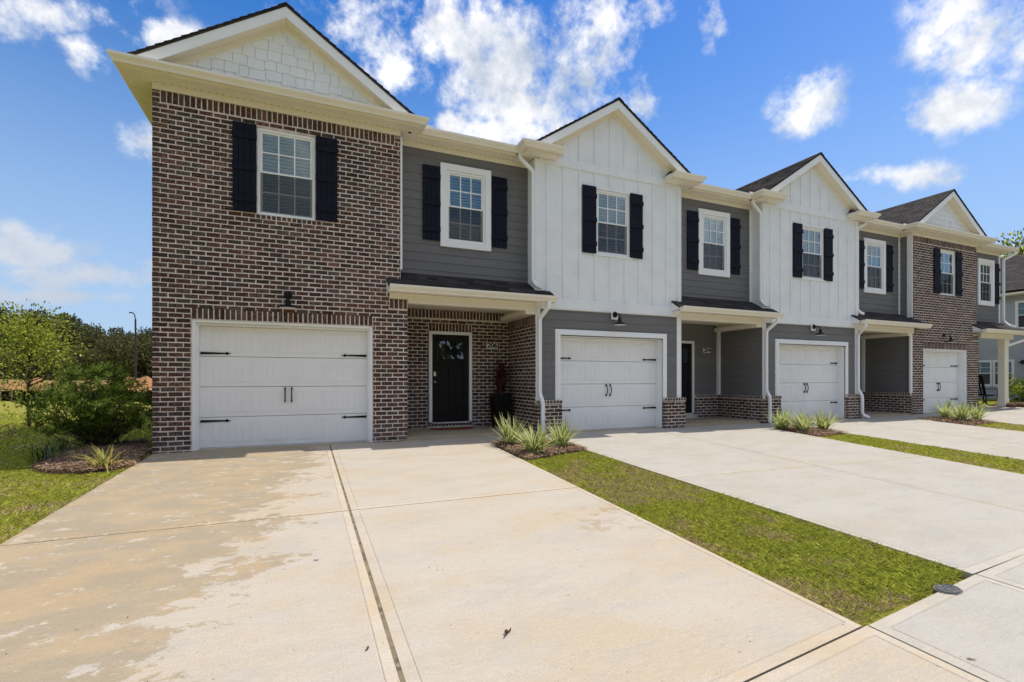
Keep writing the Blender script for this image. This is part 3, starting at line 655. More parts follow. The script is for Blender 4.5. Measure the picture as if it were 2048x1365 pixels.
def window(house, x0, x1, z0, z1, y, trim=None):
    """double-hung sash window in the plane y (facing -Y); six lights over six, blinds behind"""
    f = MB(); frame_ring(f, x0, x1, z0, z1, .045, y - .012, y + .07); w = f.build('window', 'white_trim', house)
    zm = (z0 + z1) / 2; a, b = x0 + .045, x1 - .045
    for k, (c, d, yy) in enumerate(((zm - .015, z1 - .045, y + .010), (z0 + .045, zm + .02, y + .030))):
        s = MB(); frame_ring(s, a + .001, b - .001, c, d, .034, yy, yy + .028); s.build('sash', 'white_trim', w)
        MB().box(a + .034, b - .034, yy + .012, yy + .016, c + .034, d - .034).build('pane', 'window_glass', w)
        mn = MB(); iw = (b - a - .068) / 3
        for i in (1, 2): mn.box(a + .034 + i * iw - .011, a + .034 + i * iw + .011, yy + .004, yy + .0115, c + .034, d - .034)
        zc = (c + d) / 2; mn.box(a + .034, b - .034, yy + .0035, yy + .011, zc - .011, zc + .011); mn.build('muntin', 'white_trim', w)
    MB().box(a + .004, b - .004, y + .006, y + .007, z0 + .05, zm - .018).build('insect_screen', 'insect_screen', w)
    bl = MB(); z = z0 + .07; hw = .030; cs, sn = math.cos(R(22)), math.sin(R(22))
    while z < z1 - .07:
        yy = y + .105
        bl.add([(a + .01, yy - hw * cs, z + hw * sn), (b - .01, yy - hw * cs, z + hw * sn), (b - .01, yy + hw * cs, z - hw * sn), (a + .01, yy + hw * cs, z - hw * sn),
                (a + .01, yy - hw * cs, z + hw * sn + .003), (b - .01, yy - hw * cs, z + hw * sn + .003), (b - .01, yy + hw * cs, z - hw * sn + .003), (a + .01, yy + hw * cs, z - hw * sn + .003)],
               [(0, 1, 2, 3), (7, 6, 5, 4), (0, 4, 5, 1), (2, 6, 7, 3)]); z += .062
    bl.box(a + .01, b - .01, y + .08, y + .13, z1 - .10, z1 - .055)
    bl.build('blind', 'blind_white', w, kind='stuff')
    bk = MB(); bk.box(x0, x1, y + .19, y + .20, z0, z1); bk.box(x0 - .012, x0, y + .05, y + .2, z0, z1); bk.box(x1, x1 + .012, y + .05, y + .2, z0, z1)
    bk.box(x0, x1, y + .072, y + .19, z1, z1 + .012); bk.box(x0, x1, y + .072, y + .19, z0 - .012, z0); bk.build('recess', 'interior_dark', w)
    if trim == 'wide':
        t = MB(); frame_ring(t, x0 - .135, x1 + .135, z0 - .135, z1 + .135, .133, y - .034, y + .03); t.build('trim', 'white_trim', w)
    elif trim == 'head':
        MB().bbox(x0 - .09, x1 + .09, y - .04, y + .02, z1 + .002, z1 + .065).build('head_trim', 'white_siding', w); MB().bbox(x0 - .09, x1 + .09, y - .04, y + .02, z0 - .055, z0 - .002).build('sill', 'white_siding', w)
    return w
def shutter(house, x0, x1, z0, z1, y):
    m = MB(); n = 4; w = (x1 - x0) / n
    for i in range(n): m.bbox(x0 + i * w, x0 + (i + 1) * w - .003, y - .034, y - .012, z0, z1, .004)
    m.box(x0, x1, y - .012, y - .004, z0 + .01, z1 - .01)
    s = m.build('shutter', 'shutter_navy', house)
    for zc in (z0 + .22, (z0 + z1) / 2, z1 - .22): MB().bbox(x0 - .006, x1 + .006, y - .056, y - .0345, zc - .05, zc + .05, .006).build('batten', 'shutter_navy', s)
def garage_door(house, x0, x1, z1, y, rows=4, straps=.46, wavy=False, z0=.012):
    gd = MB(); gd.box(x0 - .02, x1 + .02, y + .045, y + .06, z0, z1); gd.box(x0, x1, y + .005, y + .04, z0 - .012, z0, 0)
    MB().box(x0 - .1, x1 + .1, .0, .6, -.15, -.002).build('garage_floor', 'concrete_porch', house)
    d = gd.build('garage_door', 'garage_white', house); ph = (z1 - z0) / rows; Wd = x1 - x0
    for r in range(rows):
        a, b = z0 + r * ph + .004, z0 + (r + 1) * ph - .004; p = MB(); p.bbox(x0, x1, y, y + .044, a, b, .006)
        for c0, c1 in ((.075, .275), (.295, .49), (.52, .705), (.73, .915)):
            u0, u1 = x0 + c0 * Wd, x0 + c1 * Wd; nb = 5; bw = (u1 - u0) / nb
            frame_ring(p, u0 - .020, u1 + .020, a + .075, b - .075, .010, y - .005, y + .001)
            for i in range(nb): p.bbox(u0 + i * bw + .003, u0 + (i + 1) * bw - .003, y - .005, y + .001, a + .095, b - .095, .003)
        p.build('panel', 'garage_white', d)
    def strap(xe, sgn, zc):
        L_ = straps; P = [(0, -.022), (L_ * .80, -.011), (L_ * .86, -.030), (L_ * .90, -.011), (L_, 0), (L_ * .90, .011), (L_ * .86, .030), (L_ * .80, .011), (0, .022)]
        q = [(xe + sgn * a, y - .003, zc + b) for a, b in P]; MB().prism(q, (0, -.012, 0)).build('strap_hinge', 'black_metal', d)
    for zc in (z0 + ph * 3 + .055, z0 + ph * .92 - .02):
        strap(x0 + .012, 1, zc); strap(x1 - .012, -1, zc)
    zc = z0 + ph * 1.72; xm = (x0 + x1) / 2
    for s in (-.055, .055):
        h = MB(); pts = [(xm + s + (.018 * math.sin(t * 3.0) if wavy else 0) , y - .035 - .018 * math.sin(math.pi * t), zc - .11 + .22 * t) for t in np.linspace(0, 1, 9)]
        h.tube(pts, .010, 8)
        for t, e in ((0, -1), (1, 1)):
            px, py, pz = pts[0] if t == 0 else pts[-1]
            h.prism([(px, y - .004, pz - .02), (px + .015, y - .004, pz), (px, y - .004, pz + e * .036), (px - .015, y - .004, pz)] if e > 0 else [(px, y - .004, pz + .02), (px - .015, y - .004, pz), (px, y - .004, pz - .036), (px + .015, y - .004, pz)], (0, -.035, 0))
        h.build('handle', 'black_metal', d)
    return d
def front_door(house, x0, x1, z0, z1, y):
    fr = MB(); fr.bbox(x0 - .075, x0, y - .03, y + .08, z0 - .0, z1 + .075); fr.bbox(x1, x1 + .075, y - .03, y + .08, z0 - .0, z1 + .075); fr.bbox(x0, x1, y - .03, y + .08, z1, z1 + .075)
    fr.bbox(x0, x1, y - .04, y + .08, z0 - .025, z0 - .001); fr.build('door_frame', 'white_trim', house)
    d = MB(); z0 += .004; h = z1 - z0; ya, yb = y + .0, y + .045; st = .125
    d.bbox(x0 + .003, x0 + st, ya, yb, z0, z1 - .003); d.bbox(x1 - st, x1 - .003, ya, yb, z0, z1 - .003)
    d.bbox(x0 + st, x1 - st, ya, yb, z1 - .15, z1 - .003); d.bbox(x0 + st, x1 - st, ya, yb, z0 + .64 * h, z0 + .725 * h); d.bbox(x0 + st, x1 - st, ya, yb, z0, z0 + .22)
    xm = (x0 + x1) / 2; d.bbox(xm - .055, xm + .055, ya, yb, z0 + .22, z0 + .64 * h); d.box(x0 + st, x1 - st, ya + .018, yb, z0 + .22, z0 + .64 * h)
    d.bbox(x0 + .06, x1 - .06, ya - .028, ya - .0005, z0 + .675 * h, z0 + .695 * h)
    gw = (x1 - x0 - 2 * st - .06) / 3; g0, g1 = z0 + .725 * h, z1 - .15
    for i in (1, 2): a = x0 + st + i * gw + (i - 1) * .03; d.bbox(a, a + .03, ya, yb, g0, g1)
    o = d.build('front_door', 'door_black', house)
    for i in range(3):
        a = x0 + st + i * (gw + .03); MB().box(a, a + gw, ya + .014, ya + .02, g0, g1).build('pane', 'window_glass', o)
    MB().box(x0 + .02, x1 - .02, yb + .06, yb + .07, g0 - .05, g1 + .05).build('recess', 'interior_dark', o)
    k = MB(); kx = x0 + .062; k.lathe([(.012, 0), (.028, -.012), (.030, -.03), (.02, -.045), (.0, -.05)], (kx, ya - .022, z0 + .93), 14, 'y'); k.lathe([(.03, 0), (.03, -.01), (.012, -.012), (.012, -.028)], (kx, ya, z0 + .93), 14, 'y'); k.build('door_knob', 'chrome', o, smooth=True)
    k = MB(); k.bbox(kx - .034, kx + .034, ya - .024, ya - .001, z0 + 1.06, z0 + 1.17, .008); k.lathe([(.018, 0), (.018, -.012), (0, -.013)], (kx, ya - .024, z0 + 1.10), 12, 'y'); k.build('door_lock', 'chrome', o)
GUT = [(0, 0), (.085, 0), (.097, .035), (.140, .083), (.140, .125), (.127, .125), (.122, .105), (0, .105)]
def gutter(house, path, z):
    mb = MB(); sweep(mb, path, GUT, z); return mb.build('gutter', 'cream_bounce_trim', house)
def soffit(house, rects, z, along='x', m='cream_bounce_trim', pw=.10):
    """ribbed soffit panels: strips with a groove between"""
    mb = MB()
    for x0, x1, y0, y1 in rects:
        mb.box(x0, x1, y0, y1, z + .006, z + .012); a, b = (x0, x1) if along == 'x' else (y0, y1); n = max(1, round((b - a) / pw)); w = (b - a) / n
        for i in range(n):
            p, q = a + i * w + .003, a + (i + 1) * w - .003
            if along == 'x': mb.box(p, q, y0, y1, z, z + .006)
            else: mb.box(x0, x1, p, q, z, z + .006)
    return mb.build('soffit', m, house, kind='stuff')
def soffit_holes(house, x0, x1, y, z, pitch=.105):
    mb = MB(); x = x0
    while x < x1: mb.box(x, x + .016, y - .014, y, z - .0025, z - .0005); x += pitch
    mb.build('soffit_vent', 'interior_dark', house, kind='stuff')
def downspout(house, pts):
    P = []
    for p in pts: P.append(Vector(p))
    Q = [P[0]]
    for i in range(1, len(P) - 1):
        a = (P[i - 1] - P[i]).normalized(); b = (P[i + 1] - P[i]).normalized(); r = min(.05, (P[i - 1] - P[i]).length * .4, (P[i + 1] - P[i]).length * .4); Q += [P[i] + a * r, P[i] + (a + b) * r * .28, P[i] + b * r]
    Q.append(P[-1]); m = MB(); m.tube(Q, .03, rect=(.041, .032)); m.build('downspout', 'white_trim', house)
SL = .655      # gable pitch
def gable_roof(house, xc, half, zap, y0=-.25, y1=6.0):
    """two slopes of shingles over a deck, with staggered tabs at the street end"""
    for s in (-1, 1):
        dk = MB(); e = half; P = [(xc, y0, zap - .03), (xc + s * e, y0, zap - .03 - SL * e), (xc + s * e, y0, zap - .06 - SL * e), (xc, y0, zap - .06)]
        if s > 0: P = P[::-1]
        dk.prism(P, (0, y1 - y0, 0)); r = dk.build('roof', 'roof_shingle', house)
        tb = MB(); run = .14 / math.sqrt(1 + SL * SL); k = 0; x = e + .012
        while x > 0:
            xa, xb = max(x - run * 1.25, 0), x; za, zb = zap - .024 - SL * xa, zap - .018 - SL * xb; y = y0 - .012; off = random.uniform(0, .25); first = True
            ylim = y1 if s < 0 else 1.5
            while y < ylim:
                y2 = y + (off + .08 if first else random.choice((.17, .22, .28, .34))); first = False; t = random.uniform(.014, .024); g_ = .004
                a = [(xc + s * xa, y, za), (xc + s * xb, y, zb), (xc + s * xb, y2 - g_, zb), (xc + s * xa, y2 - g_, za)]; top = [(p[0], p[1], p[2] + (t if i in (1, 2) else .006)) for i, p in enumerate(a)]
                F = [(3, 2, 1, 0), (4, 5, 6, 7), (0, 1, 5, 4), (1, 2, 6, 5), (2, 3, 7, 6), (3, 0, 4, 7)]
                tb.add(a + top, F if s > 0 else [f[::-1] for f in F]); y = y2
            x -= run; k += 1
        if s > 0:
            for q in (-1, 1):
                yy = y0 - .014
                while yy < y1:
                    P = [(xc, yy, zap + .004), (xc + q * .13, yy, zap + .004 - SL * .13), (xc + q * .13, yy, zap - .016 - SL * .13), (xc, yy, zap - .016)]; tb.prism(P if q < 0 else P[::-1], (0, .19, random.uniform(-.006, .0))); yy += .196
        tb.build('shingle_courses', 'roof_shingle', r, kind='stuff')
def rake(house, xc, half, zap, y0=-.25, fw=.185, lo=6.15):
    """white fascia up the rake, ribbed rake soffit and a frieze against the wall"""
    for s in (-1, 1):
        e = half; zt = zap - .062; y = y0 + .012
        P = [(x_, y, z_) for x_, z_ in clip_poly([(xc, zt), (xc + s * e, zt - SL * e), (xc + s * e, zt - SL * e - fw), (xc, zt - fw)], 0, -1, -lo)]
        MB().prism(P if s < 0 else P[::-1], (0, .022, 0)).build('rake_board', 'white_trim', house)
        sf = MB(); zs = zt - fw + .02; L_ = math.hypot(e, SL * e); n = round(L_ / .13); m_ = e / n
        for i in range(n):
            a, b = i * m_ + .002, (i + 1) * m_ - .003
            if zs - SL * b < lo - .02: continue
            Q = [(xc + s * a, y + .024, zs - SL * a), (xc + s * b, y + .024, zs - SL * b), (xc + s * b, 0.0, zs - SL * b), (xc + s * a, 0.0, zs - SL * a)]
            sf.prism(Q if s > 0 else Q[::-1], (0, 0, .006))
        e = min(e, (zs - lo + .015) / SL)
        Q = [(xc, y + .024, zs + .007), (xc + s * e, y + .024, zs + .007 - SL * e), (xc + s * e, 0, zs + .007 - SL * e), (xc, 0, zs + .007)]
        sf.prism(Q if s > 0 else Q[::-1], (0, 0, .006)); sf.build('rake_soffit', 'cream_bounce_trim', house, kind='stuff')
        fz = .11; P = [(x_, -.022, z_) for x_, z_ in clip_poly([(xc, zs), (xc + s * e, zs - SL * e), (xc + s * e, zs - SL * e - fz), (xc, zs - fz)], 0, -1, -lo + .02)]
        MB().prism(P if s < 0 else P[::-1], (0, .02, 0)).build('frieze_board', 'cream_bounce_trim', house)
    return zap - .062 - fw + .02 - .11      # height of the frieze foot at the ridge line
def gable_shingles(house, xc, zf, z0, x0, x1, individual=True):
    par = MB(); par.prism([(x0, .01, z0), (x1, .01, z0), (xc, .01, z0 + SL * (x1 - xc))], (0, .05, 0)); wall = par.build('gable_wall', 'white_siding', house)
    z = z0; row = 0; allm = MB(); ex = .175
    while z < zf:
        x = x0 - random.uniform(0, .2)
        while x < x1:
            w = random.choice((.15, .19, .22, .26)); dz = random.choice((-.018, 0, .014)); q = [(x + .003, z + dz), (x + w - .003, z + dz), (x + w - .003, z + ex + .03), (x + .003, z + ex + .03)]
            q = clip_poly(q, SL, 1, zf + SL * xc); q = clip_poly(q, -SL, 1, zf - SL * xc)
            if len(q) >= 3:
                A = abs(sum(q[i][0] * q[(i + 1) % len(q)][1] - q[(i + 1) % len(q)][0] * q[i][1] for i in range(len(q)))) / 2
                if A > .0015:
                    m = MB() if individual else allm; t0, t1 = .020, .008; n = len(q)
                    y = lambda p: -.004 - (t0 + (t1 - t0) * min(1, max(0, (p[1] - z) / (ex + .03))))
                    m.add([(p[0], y(p), p[1]) for p in q] + [(p[0], .009, p[1]) for p in q], [tuple(range(n)), tuple(range(n, 2 * n))[::-1]] + [(i, n + i, n + (i + 1) % n, (i + 1) % n) for i in range(n)])
                    if individual: m.build('shingle', 'white_siding', wall)
            x += w
        z += ex; row += 1
    if not individual: allm.build('shingle', 'white_siding', wall, kind='stuff')
Z_SOF = 6.0; Z_GUT = 6.03
def eave(house, x0, x1, yw, ends=(0, 0), frieze=True, holes=True, fx=None):
    """soffit, fascia and frieze of a straight eave on the wall plane yw"""
    soffit(house, [(x0 - ends[0], x1 + ends[1], yw - .27, yw - .001)], Z_SOF)
    part_box(house, 'fascia_board', 'cream_bounce_trim', x0 - ends[0], x1 + ends[1], yw - .27, yw - .25, Z_SOF + .013, Z_SOF + .15)
    if fx is None: fx = (x0, x1)
    if frieze: part_box(house, 'frieze_board', 'cream_bounce_trim', fx[0], fx[1], yw - .024, yw - .001, Z_SOF - .105, Z_SOF - .001)
    if holes: soffit_holes(house, x0 + .05, x1 - .03, yw - .026, Z_SOF)
def main_roof(house, x0, x1, y0, zs=6.13, yr=5.2, yb=10.4):
    p = .40; zr = zs + p * (yr - y0); m = MB()
    m.prism([(x0, y0, zs), (x0, yr, zr), (x0, yr, zr - .05), (x0, y0, zs - .03)], (x1 - x0, 0, 0)); m.prism([(x0, yr, zr), (x0, yb + .3, zr - p * (yb + .3 - yr)), (x0, yb + .3, zr - p * (yb + .3 - yr) - .05), (x0, yr, zr - .05)], (x1 - x0, 0, 0))
    m.build('roof', 'roof_shingle', house)

def porch(house, x0, x1, brick=None, store=None, door=None, slab_z=.06, right_wall=True, lx=.27, rx=.34, wains=False, xc0=None):
    """shed-roofed entry porch in the recess x0..x1"""
    zr = 3.34; za = 2.955; yf = -.28; s = (zr - za) / (.36 - yf)
    m = MB(); m.prism([(x0, .345, zr - .008), (x0, 0.002, zr - s * .358), (x0, 0.002, zr - s * .358 - .05), (x0, .345, zr - .058)], (x1 - x0, 0, 0))
    m.prism([(x0 - lx, -.003, zr - s * .363), (x0 - lx, yf, za), (x0 - lx, yf, za - .035), (x0 - lx, -.003, zr - s * .363 - .035)], (x1 + rx - x0 + lx, 0, 0)); roof = m.build('porch_roof', 'roof_shingle', house)
    tb = MB(); y = yf - .012; row = 0
    while y < .33:
        ya, yb = y, min(y + .15, .343); xa, xb = (x0 - lx - .008, x1 + rx + .008) if yb < .05 else (x0 + .003, x1 - .003)
        x = xa - random.uniform(0, .2) * 0
        if yb > 0 and ya < 0 and yb >= .05: ya = max(ya, .003)
        Z = lambda yy: za + s * (yy - yf) + .002
        while x < xb:
            x2 = min(x + random.choice((.18, .24, .3, .36)), xb); t = random.uniform(.009, .014)
            tb.add([(x, ya, Z(ya)), (x2 - .004, ya, Z(ya)), (x2 - .004, yb + .02, Z(yb + .02)), (x, yb + .02, Z(yb + .02)), (x, ya, Z(ya) + t), (x2 - .004, ya, Z(ya) + t), (x2 - .004, yb + .02, Z(yb + .02) + .004), (x, yb + .02, Z(yb + .02) + .004)],
                   [(0, 3, 2, 1), (4, 5, 6, 7), (0, 1, 5, 4), (1, 2, 6, 5), (2, 3, 7, 6), (3, 0, 4, 7)]); x = x2
        y += .125; row += 1
    tb.build('shingle_courses', 'roof_shingle', roof, kind='stuff')
    zg = 2.83; gutter(house, [(x0 - lx + .01, -.27), (x1 + rx - .01, -.27)], zg)
    part_box(house, 'fascia_board', 'cream_bounce_trim', x0 - lx, x1 + rx, -.27, -.25, zg, za - .04)
    soffit(house, [(x0 - lx, x1 + rx, -.25, -.026)], 2.858, 'y', pw=.08); soffit_holes(house, x0 + .05, x1 + .1, -.03, 2.857)
    for xe in (x0 - lx, x1 + rx - .02):
        MB().prism([(xe, -.268, zg + .005), (xe, -.268, za - .037), (xe, -.004, za - .037 + s * .27), (xe, -.004, zg + .005)], (.02, 0, 0)).build('rake_board', 'white_trim', house)
    part_box(house, 'porch_beam', 'cream_bounce_trim', x0 - (.0 if brick is None else -.138), x1 + .06, -.026, .17, 2.675, 2.857)
    soffit(house, [(x0, x1, .17, 1.5)], 2.80, 'y', pw=.08)
    if right_wall:
        part_box(house, 'side_beam', 'cream_bounce_trim', x1 - .24, x1 - .002, -.018, 1.46, 2.597, 2.674); part_box(house, 'side_beam', 'cream_bounce_trim', x1 - .24, x1 - .002, .172, 1.46, 2.6745, 2.70)
        gp = MB(); k = .175
        while k < 1.45: gp.box(x1 - .14, x1 - .12, k, k + .055, 2.69, 2.80); k += .06
        gp.build('side_panel', 'cream_bounce_trim', house, kind='stuff')
    ps = MB(); ps.box(x0 + .0, x1, .0, 1.6, -.12, slab_z); ps.build('porch_slab', 'concrete_porch', house)

# ---------------------------------------------------------------- the row of houses
FRONT = ((1, 0), (0, -1)); LEFTFACE = ((0, -1), (-1, 0))     # (along, outward): street-facing; facing -X (s runs towards the street)
GROUP = 'townhouses in the row'
def wainscot(house, store, x0, x1, y, zt=.73, left_return=0, right_return=0):
    brick_wall(house, store, (0, y), *FRONT, (x0, x1, -.18, zt - .07), thick=.08)
    brick_wall(house, store, (0, y - .012), *FRONT, (x0 - .012, x1 + .012, zt - .07, zt), rowlocks=[(x0 - .012, x1 + .012, zt - .07, zt)], thick=.09, name='brick_cap')
def shell(house, x0, x1, yb=10.4, left=False, right=False):
    m = MB(); m.box(x0, x1, yb, yb + .1, -.2, 6.1); m.build('rear_wall', 'grey_siding', house)

def brick_house(idx, label, gx0, gx1, rx1, win, gar, lower_r, xap, zap, shut, first):
    h = thing('townhouse', label, 'house', ((gx0 + rx1) / 2, 0, 0), GROUP); st = []
    wx0, wx1 = win; g0, g1 = gar
    holes = [(wx0, wx1, 4.07, 5.58), (g0, g1, -.5, 2.2), (gx1, lower_r + .1, 2.745, 6.5)]
    brick_wall(h, st, (0, 0), *FRONT, (gx0, lower_r, -.225, 5.895), holes=holes,
               soldiers=[(gx0 + .11, gx1 - .11, 5.70, 5.895), (g0, g1, 2.2, 2.40), (gx1 - .21, lower_r, 2.55, 2.745)], rowlocks=[(wx0 - .02, wx1 + .02, 3.985, 4.068)], phase=0)
    window(h, wx0 + .004, wx1 - .004, 4.07, 5.58, .028)
    for a, b in shut: shutter(h, a, b, 4.075, 5.60, -.002)
    # garage frame and door
    fr = MB(); t = .05
    fr.bbox(g0, g0 + t, .02, .10, .0, 2.2); fr.bbox(g1 - t, g1, .02, .10, .0, 2.2); fr.bbox(g0 + t, g1 - t, .02, .10, 2.2 - t, 2.2)
    fr.bbox(g0 + .012, g0 + t + .03, .10, .30, .0, 2.2 - t); fr.bbox(g1 - t - .03, g1 - .012, .10, .30, .0, 2.2 - t); fr.bbox(g0 + t + .03, g1 - t - .03, .10, .30, 2.2 - t - .035, 2.2 - t); fr.build('garage_frame', 'white_trim', h)
    garage_door(h, g0 + t + .03, g1 - t - .03, 2.2 - t - .035, .235, wavy=not first)
    # upper recess
    wl, wr = (2.692, 3.539) if first else (23.10, 23.95)
    siding_wall(h, (0, .36), *FRONT, (gx1 + .02, rx1, 3.25, 5.90), holes=[(wl, wr, 4.08, 5.545)], base=3.25)
    window(h, wl, wr, 4.08, 5.545, .345, 'wide')
    part_box(h, 'corner_board', 'white_trim', gx1 + .002, gx1 + .04, .02, .34, 3.33, 5.893)
    eave(h, gx0, gx1, 0, (.33, .33)); eave(h, gx1 + .331, rx1 + (-.331 if first else .30), .36, fx=(gx1 + .335, rx1 + (0 if first else .0))); part_box(h, 'frieze_board', 'cream_bounce_trim', gx1, gx1 + .335, .336, .359, 5.895, 5.999)
    soffit(h, [(gx1 + .001, gx1 + .33, .001, .359)], Z_SOF); part_box(h, 'fascia_board', 'cream_bounce_trim', gx1 + .30, gx1 + .329, -.249, .09, Z_SOF + .013, Z_SOF + .132); part_box(h, 'fascia_board', 'cream_bounce_trim', gx0 - .329, gx0 - .30, -.249, .358, Z_SOF + .013, Z_SOF + .132)
    # gable pediment with staggered shingles behind the gutter
    half = (gx1 - gx0) / 2 + .33
    gable_roof(h, xap, half - .10, zap); zf = rake(h, xap, half - .12, zap)
    gable_shingles(h, xap, zf, 6.06, xap - half, xap + half, individual=first)
    sk = MB(); sk.prism([(gx0 - .3, -.27, 6.14), (gx0 - .3, -.01, 6.2), (gx0 - .3, -.01, 6.1)], (gx1 - gx0 + .6, 0, 0)); sk.build('skirt_roof', 'roof_shingle', h)
    main_roof(h, gx1 - .3, rx1 + (0 if first else .30), .09); main_roof(h, gx0 + .1, gx1 - .3, 1.5, 6.13 + .4 * 1.41)
    shell(h, gx0, rx1)
    return h, st

# house 1 ---------------------------------------------------------------
h1, st1 = brick_house(0, 'dark brick end townhouse with shingled gable beside the left lawn', -2.285, 1.683, 4.58, (-.785, .155), (-1.75, 1.163), 1.818, -.318, 7.70, [(-1.15, -.79), (.165, .53)], True)
shutter(h1, 2.19, 2.55, 4.05, 5.577, .345); shutter(h1, 3.682, 4.045, 4.05, 5.577, .345)
# porch of house 1: brick rear wall and brick side wall
DX0, DX1, DZ0, DZ1 = 2.667, 3.554, .195, 2.225
brick_wall(h1, st1, (0, 1.53), *FRONT, (1.70, 4.57, -.02, 2.80), holes=[(DX0 - .075, DX1 + .075, DZ0 - .03, DZ1 + .075)],
           soldiers=[(1.70, 4.57, 2.60, 2.80), (DX0 - .075, DX1 + .075, DZ1 + .075, DZ1 + .27)], rowlocks=[(DX0 - .1, DX1 + .1, .095, DZ0 - .03)])
brick_wall(h1, st1, (4.57, 0), (0, -1), (-1, 0), (-1.53, 0.0, -.1, 2.595), soldiers=[(-1.53, 0.0, 2.40, 2.595)], phase=.05)
brick_wall(h1, st1, (0, 0), *FRONT, (4.572, 4.60, -.15, 2.60), thick=.05)
brick_wall(h1, st1, (-2.285, 0), (0, -1), (-1, 0), (-10.4, -.003, -.3, 5.995), thick=.09)
front_door(h1, DX0, DX1, DZ0, DZ1, 1.50)
porch(h1, 1.683, 4.58, brick=True)
part_box(h1, 'frieze_board', 'cream_bounce_trim', 1.47, 1.82, -.03, -.012, 2.748, 2.856)
gutter(h1, [(-2.615, 10.5), (-2.615, -.27), (2.013, -.27), (2.013, .09), (4.25, .09)], Z_GUT)
soffit(h1, [(-2.615, -2.295, 0.0, 10.4)], Z_SOF, 'y')
MB().lathe([(.055, 0), (.06, -.012), (.045, -.014), (.035, .006), (0, .007)], (1.86, -.02, Z_SOF), 18).build('downlight', 'white_trim', h1)
MB().lathe([(.036, 0), (.03, -.004), (0, -.004)], (1.86, -.02, Z_SOF - .008), 18).build('downlight_lens', 'interior_dark', h1)
for xg in (2.17, 4.15): MB().box(xg, xg + .16, -.04, -.03, Z_GUT + .11, Z_GUT + .17).build('splash_guard', 'white_trim', h1)
downspout(h1, [(4.22, .02, 6.04), (4.22, .02, 5.93), (4.53, .02, 5.70), (4.53, .02, 3.32), (4.60, -.06, 3.20), (4.68, -.10, 3.18)])
finish_bricks(h1, st1, 300)

